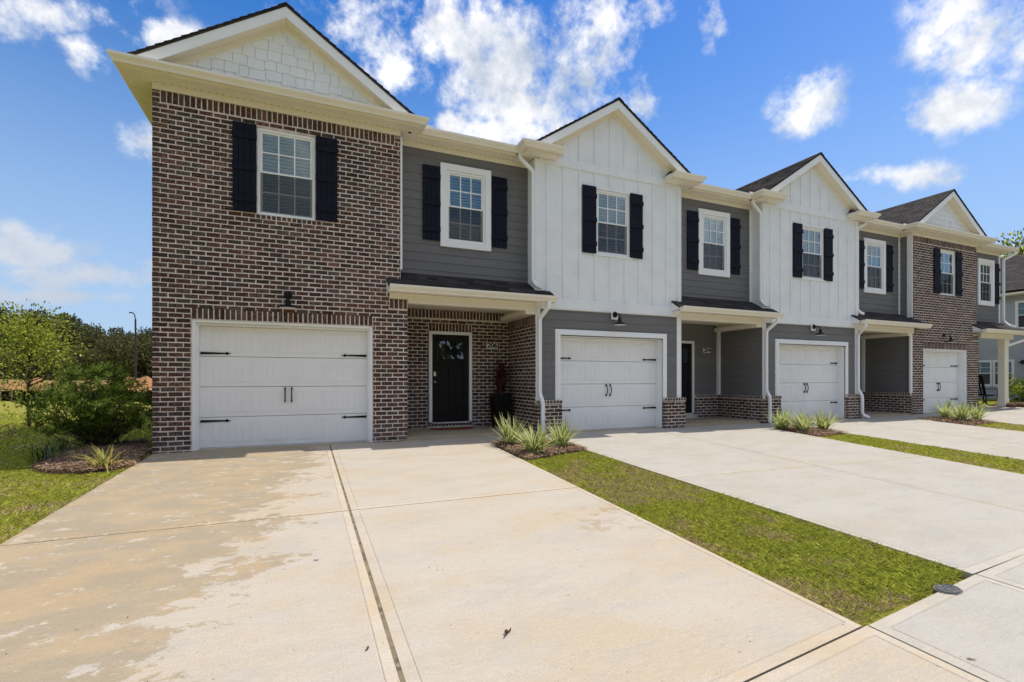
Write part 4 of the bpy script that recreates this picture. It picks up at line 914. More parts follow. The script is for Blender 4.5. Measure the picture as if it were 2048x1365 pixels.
# houses 2 and 3 ----------------------------------------------------------
def batten_house(idx, label, gx0, gx1, rx1, first_house_of_pair, second):
    h = thing('townhouse', label, 'house', ((gx0 + rx1) / 2, 0, 0), GROUP); st = []; xc = (gx0 + gx1) / 2; zap = 7.625
    ww0, ww1 = xc - .45, xc + .45; g0, g1 = gx0 + .59, gx0 + 3.455
    # upper wall: one sheet with battens
    mb = MB()
    for r in rects_minus((gx0, gx1, 2.73, 6.0), [(ww0, ww1, 4.075, 5.55)]): mortar_box(mb, (0, 0), *FRONT, *r, -.08, 0)
    half = (gx1 - gx0) / 2
    mb.prism([(gx0, 0, 6.0), (gx1, 0, 6.0), (gx1, 0, zap - .2 - SL * half), (xc, 0, zap - .2), (gx0, 0, zap - .2 - SL * half)], (0, .08, 0))
    wall = mb.build('board_wall', 'white_siding', h)
    x = xc - .41 * 4 + .11 - .0
    x = gx0 + .695 - .41
    bw = .055
    while x < gx1 - .1:
        if x > gx0 + .12:
            segs = [(2.995, 5.905)]
            if ww0 - .10 < x < ww1 + .10: segs = [(2.995, 4.015), (5.62, 5.905)]
            for a, b in segs: MB().bbox(x - bw / 2, x + bw / 2, -.022, 0, a, b, .003).build('batten', 'white_siding', wall)
            zt = zap - .34 - SL * abs(x - xc)
            if zt > 6.16: MB().prism([(x - bw / 2, -.022, 6.095), (x + bw / 2, -.022, 6.095), (x + bw / 2, -.022, zap - .34 - SL * abs(x + bw / 2 - xc)), (x - bw / 2, -.022, zap - .34 - SL * abs(x - bw / 2 - xc))], (0, .022, 0)).build('batten', 'white_siding', wall)
        x += .41
    part_box(h, 'band_board', 'white_siding', gx0 + .1, gx1 - .1, -.03, -.0005, 5.907, 6.092); part_box(h, 'belt_board', 'white_siding', gx0 - .0, gx1, -.034, -.0005, 2.742, 2.985)
    for a, b in ((gx0, gx0 + .10), (gx1 - .10, gx1)): part_box(h, 'corner_board', 'white_siding', a, b, -.026, .0 - .0005, 2.99, 5.995)
    # return faces of the projecting upper storey
    MB().box(gx0 - .022, gx0 - .001, -.024, .36, 2.99, 5.995).build('corner_board', 'white_siding', h); MB().box(gx1 + .001, gx1 + .022, -.024, .36, 2.99, 5.995).build('corner_board', 'white_siding', h)
    window(h, ww0, ww1, 4.077, 5.548, .008, 'head')
    for a in (ww0 - .382, ww1 + .02): shutter(h, a, a + .362, 4.06, 5.587, -.012)
    gable_roof(h, xc, half + .23, zap); rake(h, xc, half + .21, zap)
    # boxed eave returns
    for a, b, pth in ((gx0 - .33, gx0 + .49, [(gx0 - .33, .09), (gx0 - .33, -.27), (gx0 + .49, -.27)]), (gx1 - .50, gx1 + .33, [(gx1 - .50, -.27), (gx1 + .33, -.27), (gx1 + .33, .09)])):
        soffit(h, [(a, b, -.27, -.035)], Z_SOF); gutter(h, pth, Z_GUT); soffit_holes(h, a + .38, b - .05, -.037, Z_SOF)
        part_box(h, 'fascia_board', 'cream_bounce_trim', a, b, -.268, -.036, Z_SOF + .013, Z_SOF + .132); sx_ = a if a < xc - 1 else b - .03; part_box(h, 'fascia_board', 'cream_bounce_trim', sx_ + .001, sx_ + .029, -.0355, .358, Z_SOF + .013, Z_SOF + .132)
        rf = MB(); e = .16; rf.add([(a - .02, -.28, 6.135), (b + .02, -.28, 6.135), (b + .02, -.034, 6.135), (a - .02, -.034, 6.135), (a + (.10 if a < xc - 1 else e), -.034, 6.30), (b - (e if a < xc - 1 else .10), -.034, 6.30)],
               [(0, 1, 5, 4), (1, 2, 5), (0, 4, 3), (3, 2, 1, 0), (2, 3, 4, 5)]); rf.build('return_roof', 'roof_shingle', h)
        inner = b if a < xc - 1 else a; MB().box(inner - .012, inner + .012, -.25, -.034, Z_SOF + .013, Z_SOF + .134).build('fascia_board', 'cream_bounce_trim', h)
    soffit(h, [(gx0 - .33, gx0 - .024, -.0345, .359), (gx1 + .024, gx1 + .33, -.0345, .359)], Z_SOF)
    # recess
    wc = gx1 + (1.465 if not second else 1.43); wl, wr = wc - .417, wc + .417
    siding_wall(h, (0, .36), *FRONT, (gx1, rx1, 3.25, 5.90), holes=[(wl, wr, 4.08, 5.545)], base=3.25); window(h, wl, wr, 4.08, 5.545, .345, 'wide')
    shutter(h, wl - .135 - .37, wl - .135 - .01, 4.05, 5.577, .345); shutter(h, wr + .135 + .01, wr + .135 + .37, 4.05, 5.577, .345)
    eave(h, gx1 + .331, rx1 - .331, .36, fx=(gx1 + .001, rx1 - .001)); gutter(h, [(gx1 + .335, .09), (rx1 - .33, .09)], Z_GUT)
    part_box(h, 'corner_board', 'white_trim', rx1 - .09, rx1 - .003, .335, .359, 3.33, 5.893)
    main_roof(h, gx1 - .5, rx1 + .5, .09); main_roof(h, gx0 + .5, gx1 - .5, 1.5, 6.13 + .4 * 1.41)
    MB().box(gx1 + .42, gx1 + .58, -.04, -.03, Z_GUT + .11, Z_GUT + .17).build('splash_guard', 'white_trim', h); MB().box(rx1 - .52, rx1 - .36, -.04, -.03, Z_GUT + .11, Z_GUT + .17).build('splash_guard', 'white_trim', h)
    # garage storey
    siding_wall(h, (0, .012), *FRONT, (gx0 + .0, gx1, .0, 2.742), holes=[(g0, g1, -.1, 2.19)], base=.02)
    part_box(h, 'corner_board', 'white_trim', gx0 + .0, gx0 + .11, -.024, .011, .735, 2.74); part_box(h, 'corner_board', 'white_trim', gx1 - .11, gx1, -.024, .011, .735, 2.74)
    MB().box(gx1 + .0005, gx1 + .02, -.024, .11, .735, 2.72).build('corner_board', 'white_trim', h)
    t = MB(); t.bbox(g0 - .112, g0, -.022, .03, .735, 2.30); t.bbox(g1, g1 + .112, -.022, .03, .735, 2.30); t.bbox(g0, g1, -.022, .03, 2.19, 2.30)
    t.bbox(g0 - .075, g0 + .012, -.034, -.0225, .735, 2.262); t.bbox(g1 - .012, g1 + .075, -.034, -.0225, .735, 2.262); t.bbox(g0 + .012, g1 - .012, -.034, -.0225, 2.178, 2.262)
    t.bbox(g0 - .02, g0 + .006, .0305, .28, .0, 2.19); t.bbox(g1 - .006, g1 + .02, .0305, .28, .0, 2.19); t.bbox(g0 + .006, g1 - .006, .0305, .28, 2.15, 2.186); t.build('garage_frame', 'white_trim', h)
    garage_door(h, g0 + .008, g1 - .008, 2.148, .245, straps=.42 if not second else .30, wavy=True)
    wainscot(h, st, gx0 - .01, g0 + .012, -.09); wainscot(h, st, g1 - .012, gx1 + .09, -.09)
    brick_wall(h, st, (gx0 - .012, 0), (0, -1), (-1, 0), (-.2 if idx == 0 else -1.53, .085, -.1, .655), thick=.06) if idx == 0 else None
    # porch walls
    dx1 = gx1 + 1.794; dx0 = dx1 - .887
    siding_wall(h, (0, 1.53), *FRONT, (gx1, rx1 - .06, .6, 2.80), holes=[(dx0 - .075, dx1 + .075, 0, 2.30)], base=.73)
    siding_wall(h, (rx1, 0), (0, -1), (-1, 0), (-1.47, -.03, .6, 2.62), base=.73)
    MB().box(rx1 - .10, rx1 - .019, 1.43, 1.511, .73, 2.60).build('corner_board', 'white_trim', h)
    brick_wall(h, st, (0, 1.44), *FRONT, (dx1 + .076, rx1 - .1, -.02, .655), thick=.08); brick_wall(h, st, (0, 1.428), *FRONT, (dx1 + .076, rx1 - .1, .655, .728), rowlocks=[(dx1 + .076, rx1 - .1, .655, .728)], thick=.09, name='brick_cap')
    brick_wall(h, st, (rx1 - .09, 0), (0, -1), (-1, 0), (-1.44, .085 if idx == 0 else .0, -.1, .655), thick=.08); brick_wall(h, st, (rx1 - .102, 0), (0, -1), (-1, 0), (-1.44, .09 if idx == 0 else .0, .655, .728), rowlocks=[(-1.44, .09 if idx == 0 else .0, .655, .728)], thick=.09, name='brick_cap')
    front_door(h, dx0, dx1, .195, 2.225, 1.50)
    MB().box(gx1, dx1 + .1, 1.4, 1.56, .05, .168).build('door_step', 'mortar', h)
    porch(h, gx1, rx1)
    if second: MB().bbox(rx1 - .13, rx1 - .02, -.028, .02, .73, 2.67).build('corner_board', 'white_trim', h)
    # downspouts: foot at the left pier, upper drop beside the next gable
    downspout(h, [(gx0 + .15, -.345, 2.84), (gx0 + .15, -.345, 2.74), (gx0 + .07, -.065, 2.50), (gx0 + .07, -.065, .88), (gx0 + .10, -.15, .70), (gx0 + .10, -.15, .02)])
    if not second: downspout(h, [(rx1 - .33, .02, 6.04), (rx1 - .33, .02, 5.93), (rx1 - .05, .02, 5.70), (rx1 - .05, .02, 3.32), (rx1 + .02, -.06, 3.20), (rx1 + .10, -.10, 3.18)])
    else:
        downspout(h, [(gx1 + .40, .02, 6.04), (gx1 + .40, .0, 5.95), (gx1 + .06, .03, 5.80), (gx1 + .06, .03, 3.30), (gx1 + .10, -.06, 3.19), (gx1 + .16, -.10, 3.17)])
        downspout(h, [(gx1 - .16, -.345, 2.84), (gx1 - .16, -.345, 2.74), (gx1 - .05, -.065, 2.52), (gx1 - .05, -.065, .88), (gx1 + .0, -.15, .68), (gx1 + .01, -.15, .12), (gx1 + .12, -.28, .03)])
    shell(h, gx0, rx1); finish_bricks(h, st, 300); return h
h2 = batten_house(0, 'white board and batten townhouse second in the row, number 204 by its door', 4.58, 8.571, 11.431, True, False)
h3 = batten_house(1, 'white board and batten townhouse third in the row, next to the far brick one', 11.431, 15.433, 18.232, False, True)

# house 4 -------------------------------------------------------------------
h4, st4 = brick_house(3, 'brick townhouse at the far end of the row with a square porch column', 18.232, 22.093, 24.55, (19.80, 20.735), (18.86, 21.47), 22.225, 20.13, 7.60, [(19.43, 19.79), (20.745, 21.105)], False)
shutter(h4, 24.1, 24.44, 4.05, 5.577, .345)
brick_wall(h4, st4, (18.232, 0), (0, -1), (-1, 0), (-.20, -.003, 2.9, 5.89), thick=.05)
siding_wall(h4, (18.232, 0), (0, -1), (-1, 0), (-.34, -.11, 3.2, 5.89), base=3.25, individual=False); MB().box(18.205, 18.235, -.02, .13, 3.2, 5.893).build('corner_board', 'white_trim', h4)
gutter(h4, [(17.90, .09), (17.90, -.27), (22.423, -.27), (22.423, .09), (24.90, .09)], Z_GUT)
soffit(h4, [(17.902, 18.204, .001, .359)], Z_SOF); MB().box(18.206, 18.229, -.002, .335, 5.894, 5.999).build('frieze_board', 'cream_bounce_trim', h4)
porch(h4, 22.225, 24.55, brick=True, slab_z=.15, right_wall=False, lx=.40, rx=.75)
part_box(h4, 'corner_board', 'white_trim', 24.45, 24.55, .335, .359, 3.33, 5.893)
cb = MB(); cb.bbox(23.98, 24.26, -.02, .18, .15, 2.675); cb.bbox(23.965, 24.275, -.035, .195, .15, .42); cb.bbox(23.965, 24.275, -.035, .195, 2.42, 2.674); cb.build('porch_column', 'cream_bounce_trim', h4)
downspout(h4, [(24.84, .02, 6.04), (24.84, .02, 5.95), (24.58, .25, 5.75), (24.58, .25, 3.40), (24.66, .12, 3.22), (24.78, .0, 3.16)])
downspout(h4, [(25.1, -.345, 2.84), (25.1, -.345, 2.74), (24.32, .02, 2.45), (24.32, .1, 2.40)])
ew = MB(); ew.prism([(24.55, 1.6, -.1), (24.55, 10.4, -.1), (24.55, 10.4, 6.1), (24.55, 5.2, 8.1), (24.55, .36, 6.1), (24.55, .36, 2.85), (24.55, 1.6, 2.85)], (-.1, 0, 0)); ew.build('end_wall', 'grey_siding', h4)
MB().box(22.2, 24.5, 1.53, 1.6, 0, 2.8).build('porch_wall', 'grey_siding', h4)
finish_bricks(h4, st4, 300, individual=False)

# ---------------------------------------------------------------- wall lamps and house numbers
def wall_lamp(x, label, block, swing=.0, z=2.69):
    l = thing('wall_lamp', label, 'lamp', (x, -.02, z), 'barn lamps over the garage doors'); y = .004 if not block else -.022
    if block: MB().bbox(x - .085, x + .085, -.05, -.02, z - .115, z + .10).build('mounting_block', 'white_trim', l); y = -.051
    MB().lathe([(.066, 0), (.066, -.014), (.05, -.022), (0, -.024)], (x, y, z), 20, 'y').build('wall_plate', 'black_metal', l)
    P = [(x, y - .02, z), (x, y - .09, z + .012), (x, y - .16, z + .0), (x, y - .19, z - .04), (x, y - .195, z - .10)]
    Q = []
    for i in range(len(P) - 1):
        for t in (0, .34, .67): Q.append(Vector(P[i]).lerp(Vector(P[i + 1]), t))
    Q.append(Vector(P[-1])); MB().tube(Q, .011, 8).build('arm', 'black_metal', l)
    c = (x, y - .195, z - .255); s = MB(); s.lathe([(.150, 0), (.147, .012), (.105, .040), (.055, .062), (.036, .085), (.034, .15), (.022, .165), (0, .166)], c, 24); s.build('lamp_shade', 'black_metal', l, smooth=False)
    s = MB(); s.lathe([(.140, .004), (.100, .034), (.0, .036)], (c[0], c[1], c[2] - .006), 24); s.build('shade_lining', 'lamp_inside', l)
wall_lamp(-.29, 'black barn lamp on dark brick above the nearest garage door', False)
wall_lamp(6.60, 'black barn lamp on white block above the garage of number 204', True)
wall_lamp(13.42, 'black barn lamp on white block above the third garage door', True)
wall_lamp(20.05, 'small black barn lamp on brick above the farthest garage door', False)
def number_sign(txt, x0, x1, z0, z1, y, label):
    p = MB().bbox(x0, x1, y - .018, y, z0, z1, .003).build('house_number', 'sign_white'); tag(p, label, 'sign', 'house number plaques')
    cu = bpy.data.curves.new('number_lettering', 'FONT'); cu.body = txt; cu.size = (z1 - z0) * 1.14; cu.extrude = .002; cu.offset = .006; cu.align_x = 'CENTER'; cu.align_y = 'CENTER'; cu.materials.append(MATS['sign_ink'])
    t0 = bpy.data.objects.new('number_lettering', cu); C.objects.link(t0); dg = bpy.context.evaluated_depsgraph_get(); me = bpy.data.meshes.new_from_object(t0.evaluated_get(dg)); bpy.data.objects.remove(t0); bpy.data.curves.remove(cu)
    t = bpy.data.objects.new('number_lettering', me); t.rotation_euler = (R(90), 0, 0); link(t, p, ((x0 + x1) / 2, y - .0205, (z0 + z1) / 2)); t.scale = (1.06, 1.05, 1)
number_sign('206', 4.005, 4.282, 1.935, 2.075, 1.512, 'white plaque reading 206 on brick beside the black front door')
number_sign('204', 10.81, 11.09, 1.97, 2.115, 1.512, 'white plaque reading 204 on grey siding in the porch')

# ---------------------------------------------------------------- porch things of house 1
mt = MB(); n = 24; cx, cy = 3.10, 1.39; pts = [(cx + .52 * math.cos(math.pi + math.pi * k / n), cy + .44 * math.sin(math.pi + math.pi * k / n), .061) for k in range(n + 1)]
mt.prism(pts, (0, 0, .018)); tag(mt.build('doormat', 'doormat'), 'rust brown half-round doormat before the black front door', 'doormat')
pl = thing('planter', 'tall black planter with red and green leaves in the brick porch corner', 'planter', (4.22, 1.17, .06))
pb = MB(); a, b, hh = .15, .205, .78
pb.add([(4.22 + s * a, 1.17 + t * a, .06) for s, t in ((-1, -1), (1, -1), (1, 1), (-1, 1))] + [(4.22 + s * b, 1.17 + t * b, .06 + hh) for s, t in ((-1, -1), (1, -1), (1, 1), (-1, 1))] + [(4.22 + s * (b - .03), 1.17 + t * (b - .03), .06 + hh) for s, t in ((-1, -1), (1, -1), (1, 1), (-1, 1))] + [(4.22 + s * (b - .03), 1.17 + t * (b - .03), .77) for s, t in ((-1, -1), (1, -1), (1, 1), (-1, 1))],
       [(3, 2, 1, 0)] + [(i, (i + 1) % 4, 4 + (i + 1) % 4, 4 + i) for i in range(4)] + [(4 + i, 4 + (i + 1) % 4, 8 + (i + 1) % 4, 8 + i) for i in range(4)] + [(8 + i, 8 + (i + 1) % 4, 12 + (i + 1) % 4, 12 + i) for i in range(4)])
pb.build('pot', 'planter_black', pl); MB().box(4.05, 4.39, 1.0, 1.34, .74, .78).build('soil', 'soil', pl)

# ---------------------------------------------------------------- foliage helpers
def blade(mb, base, az, length, width, lean, droop, nseg=5, mats=(0, 1), fold=.25):
    """an arching strap leaf: pale margins, green middle"""
    d = Vector((math.cos(az), math.sin(az), 0)); side = Vector((-d.y, d.x, 0)); p = Vector(base); ang = lean; step = length / nseg; rows = []
    for i in range(nseg + 1):
        t = i / nseg; w = width * (.55 + .9 * t if t < .3 else .82 * (1 - ((t - .3) / .7) ** 1.6) + .02)
        up = Vector((-d.x * math.sin(ang), -d.y * math.sin(ang), math.cos(ang)))
        rows.append([p - side * w + up * w * fold, p - side * w * .45, p + side * w * .45, p + side * w + up * w * fold])
        p = p + (d * math.cos(math.pi / 2 - ang) + Vector((0, 0, 1)) * math.sin(math.pi / 2 - ang)) * step; ang += droop / nseg
    b = len(mb.v)
    for r in rows: mb.v += [tuple(q) for q in r]
    for i in range(nseg):
        for k in range(3): mb.f.append((b + i * 4 + k, b + i * 4 + k + 1, b + i * 4 + 4 + k + 1, b + i * 4 + 4 + k)); mb.m.append(mats[0] if k == 1 else mats[1])
def strap_clump(name, label, cat, x, y, z, n, length, width, mats, group, individual, lean=(.12, .95), droop=(.3, 1.1), spread=.05, seed=1, yellow=.0):
    r = random.Random(seed); h = thing(name, label, cat, (x, y, z), group); joined = MB()
    for i in range(n):
        az = r.uniform(0, 2 * math.pi); q = r.random(); le = lean[0] + (lean[1] - lean[0]) * q; L_ = length * r.uniform(.65, 1.1); m = MB() if individual else joined
        mi = (0, 1)
        blade(m, (x + r.gauss(0, spread), y + r.gauss(0, spread), z - .01), az, L_, width * r.uniform(.8, 1.15), le, r.uniform(*droop) * (.4 + q), mats=mi)
        if individual:
            mm = mats if r.random() > yellow else [mats[1], mats[1]]
            m.build('leaf', mm, h, smooth=True)
    if not individual: joined.build('leaves', mats, h, kind='stuff', smooth=True)
    return h
fl_group = 'variegated flax lilies between the driveways'
flax = [(1022, 888, 'left clump of pale striped flax lily by the nearest downspout', 46, .55, 1), (1070, 905, 'front clump of pale striped flax lily on the nearest mulch bed', 46, .52, 1), (1122, 893, 'right clump of pale striped flax lily before the second garage', 44, .52, 1),
        (1563, 856, 'left clump of flax lily below the third downspout', 40, .52, 0), (1605, 861, 'middle clump of flax lily before the third garage', 42, .52, 0), (1645, 858, 'right clump of flax lily before the third garage', 40, .52, 0),
        (1893, 836, 'left clump of flax lily before the farthest garage', 38, .56, 0), (1925, 841, 'middle clump of flax lily before the farthest garage', 42, .56, 0), (1952, 838, 'right clump of flax lily before the farthest garage', 36, .52, 0)]
for i, (u, v, lb, n, L_, ind) in enumerate(flax):
    x, y = unproj_ground(u, v, .03); strap_clump('flax_lily', lb, 'plant', x, y, gz(x, y) + .02, int(n * 1.9), L_ * 1.12, .022, ['flax_green', 'flax_cream'], fl_group, bool(ind), seed=i + 3, lean=(.10, 1.05), droop=(.05, .9))
x, y = unproj_ground(208, 937); strap_clump('daylily', 'sunlit green and yellow daylily clump at the edge of the left mulch bed', 'plant', x, y, gz(x, y), 48, .50, .014, ['lily_green', 'lily_yellow'], None, True, seed=41, lean=(.3, .9), droop=(.9, 1.9), yellow=.3)
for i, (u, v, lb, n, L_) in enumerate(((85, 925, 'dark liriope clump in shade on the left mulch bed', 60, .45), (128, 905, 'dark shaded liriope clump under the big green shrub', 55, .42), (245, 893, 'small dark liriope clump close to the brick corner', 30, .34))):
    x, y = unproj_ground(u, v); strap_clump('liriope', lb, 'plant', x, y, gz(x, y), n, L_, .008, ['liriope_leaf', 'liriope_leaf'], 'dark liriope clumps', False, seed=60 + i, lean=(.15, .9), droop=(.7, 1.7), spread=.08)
# planter foliage
r = random.Random(5); m = MB()
for i in range(80): blade(m, (4.22 + r.gauss(0, .05), 1.17 + r.gauss(0, .05), .80 + r.uniform(0, .62)), r.uniform(0, 6.28), r.uniform(.25, .40), .036, r.uniform(.15, .8), r.uniform(.2, .9))
m.build('red_leaves', ['red_leaf', 'red_leaf'], pl, kind='stuff'); m = MB(); m.tube([(4.22, 1.17, .76), (4.22, 1.17, 1.2)], .014, 6); m.build('stem', 'bark', pl)
m = MB()
for i in range(26): blade(m, (4.22 + r.gauss(0, .07), 1.17 + r.gauss(0, .07), .77), r.uniform(0, 6.28), r.uniform(.16, .28), .034, r.uniform(.5, 1.2), r.uniform(.5, 1.2))
m.build('low_leaves', ['croton_leaf', 'croton_leaf'], pl, kind='stuff')

def leaf_batch(P, D, length, width, seed=0, mi=None):
    """n leaves as kinked diamonds: P positions, D directions"""
    rg = np.random.default_rng(seed); n = len(P); D = D / (np.linalg.norm(D, axis=1, keepdims=True) + 1e-9)
    A = rg.normal(size=(n, 3)); Sd = np.cross(D, A); Sd /= (np.linalg.norm(Sd, axis=1, keepdims=True) + 1e-9); Nn = np.cross(Sd, D)
    L_ = (length * rg.uniform(.7, 1.25, n))[:, None]; w = (width * rg.uniform(.75, 1.2, n))[:, None]
    V = np.stack([P, P + D * L_ * .5 + Sd * w * .5 + Nn * w * .12, P + D * L_ - Nn * w * .1, P + D * L_ * .5 - Sd * w * .5 + Nn * w * .12], 1).reshape(-1, 3)
    return V
def quads_obj(name, V, mats, parent, mi=None, kind=None, origin=None, smooth=False):
    V = np.asarray(V); n = len(V) // 4; c = np.array(origin) if origin is not None else np.array([V[:, 0].mean(), V[:, 1].mean(), V[:, 2].min()])
    me = bpy.data.meshes.new(name); me.vertices.add(len(V)); me.vertices.foreach_set('co', (V - c).astype(np.float32).ravel()); me.loops.add(4 * n); me.loops.foreach_set('vertex_index', np.arange(4 * n, dtype=np.int32))
    me.polygons.add(n); me.polygons.foreach_set('loop_start', np.arange(0, 4 * n, 4, dtype=np.int32))
    for q in ([mats] if isinstance(mats, str) else mats): me.materials.append(MATS[q])
    if mi is not None: me.polygons.foreach_set('material_index', np.asarray(mi, dtype=np.int32))
    me.update(calc_edges=True); o = bpy.data.objects.new(name, me); link(o, parent, Vector(c))
    if kind: o['kind'] = kind
    return o
# big shrub by the left corner: many whorls of narrow leaves on forking stems
def whorl_shrub(name, label, x, y, z, w, hgt, nw, seed, leaf=.085, cat='shrub', mats=('shrub_leaf', 'shrub_tip'), tipshare=.45):
    rg = np.random.default_rng(seed); h = thing(name, label, cat, (x, y, z)); st = MB(); P = []; D = []; M_ = []
    for k in range(nw):
        while True:
            q = rg.uniform(-1, 1, 3)
            if .25 < np.linalg.norm(q * [1, 1, 1]) < 1: break
        lump = 1 + .22 * math.sin(5 * q[0] + seed) * math.cos(4 * q[2] + 1) + .12 * rg.normal()
        nar = 1 + .22 * min(0, q[2])
        c = np.array([x + q[0] * w / 2 * lump * nar, y + q[1] * w / 2.4 * lump * nar, z + hgt * .52 + q[2] * hgt * .48 * (1 if q[2] > 0 else .85) * lump])
        if c[2] < z + .08: c[2] = z + .08 + rg.uniform(0, .15)
        axis = np.array([q[0], q[1], abs(q[2]) * .6 + .5]); axis /= np.linalg.norm(axis); nl = rg.integers(9, 15)
        if k % 9 == 0: st.tube([(x + rg.normal() * .05, y + rg.normal() * .05, z), tuple(np.array([x, y, z + .1]) * .5 + c * .5 + rg.normal(size=3) * .05), tuple(c)], [.012, .007, .003], 5)
        tip = rg.random() < tipshare and q[2] > -.3
        for i in range(nl):
            dv = rg.normal(size=3); dv -= axis * dv.dot(axis); dv /= np.linalg.norm(dv); dd = dv * rg.uniform(.5, 1.1) + axis * rg.uniform(.1, .9)
            P.append(c - axis * rg.uniform(0, .07)); D.append(dd); M_.append(1 if tip else 0)
    V = leaf_batch(np.array(P), np.array(D), leaf, leaf * .22, seed); quads_obj('crown', V, list(mats), h, M_); st.build('stem', 'bark', h); return h
sx, sy = unproj_ground(195, 898); whorl_shrub('big_shrub', 'rounded dark green shrub with light leaf tips beside the brick corner', sx, sy, gz(sx, sy), 1.75, 1.44, 980, 11, .088)
def leafy_tree(name, label, x, y, z, hgt, w, n, leaf, seed, mats, base=.25, trunk=.05, cat='tree', group=None, lean=0, flat=1.0, pine=False):
    rg = np.random.default_rng(seed); t = thing(name, label, cat, (x, y, z), group); tr = MB(); top = np.array([x + lean * hgt, y, z + hgt]); b0 = np.array([x, y, z - .2])
    tr.tube([tuple(b0 + (top - b0) * f + np.append(rg.normal(size=2) * hgt * .008, 0)) for f in (0, .25, .5, .75, .95)], [trunk, trunk * .8, trunk * .6, trunk * .4, trunk * .15], 7)
    cl = []; nc = max(10, int(n / 55))
    for k in range(nc):
        f = base + (1 - base) * rg.random() ** .8; prof = math.sin(math.pi * min(1, .16 + .84 * (f - base) / (1 - base)) ** .75) if not pine else (.35 + .65 * math.sin(math.pi * (f - base) / (1 - base)))
        rad = w / 2 * prof * rg.uniform(.35, 1.05); az = rg.uniform(0, 6.28); c = b0 + (top - b0) * f + np.array([math.cos(az) * rad, math.sin(az) * rad, 0]); cl.append((c, w * rg.uniform(.10, .2)))
        a = b0 + (top - b0) * max(.1, f - .12); tr.tube([tuple(a), tuple((a + c) / 2 + np.array([0, 0, .03 * w])), tuple(c)], [trunk * .35, trunk * .2, trunk * .06], 4)
    P = []; D = []
    for i in range(n):
        c, rr = cl[rg.integers(nc)]; d = rg.normal(size=3); d *= min(1, 1.7 / np.linalg.norm(d)); p = c + d * rr * np.array([1, 1, .62]); P.append(p); D.append(d + np.array([0, 0, .25]))
    V = leaf_batch(np.array(P), np.array(D), leaf, leaf * .5, seed); quads_obj('crown', V, list(mats), t, (rg.random(len(P)) < .4).astype(int) if len(mats) > 1 else None); tr.build('trunk', 'bark', t); return t
d = pix_dir(58, 757); t_ = 11.5 / (d.x * math.sin(YAW) + d.y * math.cos(YAW)); tx, ty = d.x * t_, CAM[1] + d.y * t_
leafy_tree('sapling', 'light green young tree behind the dark shrub on the left lawn', tx, ty, gz(tx, ty), 2.55, 2.35, 4200, .082, 21, ['sapling_leaf'], base=.30, trunk=.035)

# ---------------------------------------------------------------- pine straw beds, grass
def inside(poly, x, y):
    c = False; j = len(poly) - 1
    for i in range(len(poly)):
        xi, yi = poly[i]; xj, yj = poly[j]
        if (yi > y) != (yj > y) and x < (xj - xi) * (y - yi) / (yj - yi) + xi: c = not c
        j = i
    return c
def scatter(poly, n, rg, keep=None):
    xs_ = [p[0] for p in poly]; ys_ = [p[1] for p in poly]; out = []
    while len(out) < n:
        X = rg.uniform(min(xs_), max(xs_), 4 * n); Y = rg.uniform(min(ys_), max(ys_), 4 * n)
        for a, b in zip(X, Y):
            if inside(poly, a, b) and (keep is None or keep(a, b)): out.append((a, b))
            if len(out) >= n: break
    return out
def straw_bed(label, poly, n, seed, hump=.035, length=.11):
    """mounded pine straw: a lumpy base with loose needles over it"""
    rg = np.random.default_rng(seed); cx = sum(p[0] for p in poly) / len(poly); cy = sum(p[1] for p in poly) / len(poly); mb = MB(); rings = 5; m = len(poly)
    for k in range(rings + 1):
        f = 1 - k / rings
        for p in poly: x, y = cx + (p[0] - cx) * f, cy + (p[1] - cy) * f; mb.v.append((x, y, gz(x, y) - .012 + hump * (1 - f ** 2) * .8 + (.012 + rg.normal() * .006 if k else 0)))
    for k in range(rings):
        for i in range(m): mb.f.append((k * m + i, k * m + (i + 1) % m, (k + 1) * m + (i + 1) % m, (k + 1) * m + i)); mb.m.append(0)
    for (x, y) in scatter(poly, n, rg):
        f = max(abs(x - cx) / (max(abs(p[0] - cx) for p in poly)), abs(y - cy) / (max(abs(p[1] - cy) for p in poly))); z = gz(x, y) + hump * max(0, 1 - f * f) * .8 + rg.uniform(.002, .034); az = rg.uniform(0, 6.28); L_ = length * rg.uniform(.5, 1.2); dx, dy = math.cos(az) * L_ / 2, math.sin(az) * L_ / 2; w = .0032; tz = rg.normal() * .016
        nx_, ny_ = -math.sin(az) * w, math.cos(az) * w
        mb.add([(x - dx - nx_, y - dy - ny_, z - tz), (x - nx_, y - ny_, z + .006), (x + dx - nx_, y + dy - ny_, z + tz), (x + dx + nx_, y + dy + ny_, z + tz), (x + nx_, y + ny_, z + .006 + w), (x - dx + nx_, y - dy + ny_, z - tz)], [(0, 1, 4, 5), (1, 2, 3, 4)], 1)
    tag(mb.build('pine_straw', ['straw_base', 'straw']), label, 'mulch', 'pine straw beds', 'stuff')
def wob(pts, amp, seed, sub=4):
    rg = random.Random(seed); out = []
    for i in range(len(pts)):
        a, b = pts[i], pts[(i + 1) % len(pts)]
        for k in range(sub): t = k / sub; out.append((a[0] + (b[0] - a[0]) * t + rg.gauss(0, amp), a[1] + (b[1] - a[1]) * t + rg.gauss(0, amp)))
    return out
d1R = lambda y: lerp2(d1_r[0], d1_r[1], y / d1_r[1][1])[0]; d2R = lambda y: ext(p2a, p2b, y)[0]; d3L = lambda y: ext(p3a, p3b, y)[0]
bed1 = wob([(d1R(-.85) + .01, -.82), (3.9, -.62), (4.62, -.95), (4.62, -2.05), (4.1, -2.22), (d1R(-2.5) + .03, -2.5)], .02, 1); straw_bed('brown pine straw under the nearest flax lilies', bed1, 8000, 1, .03)
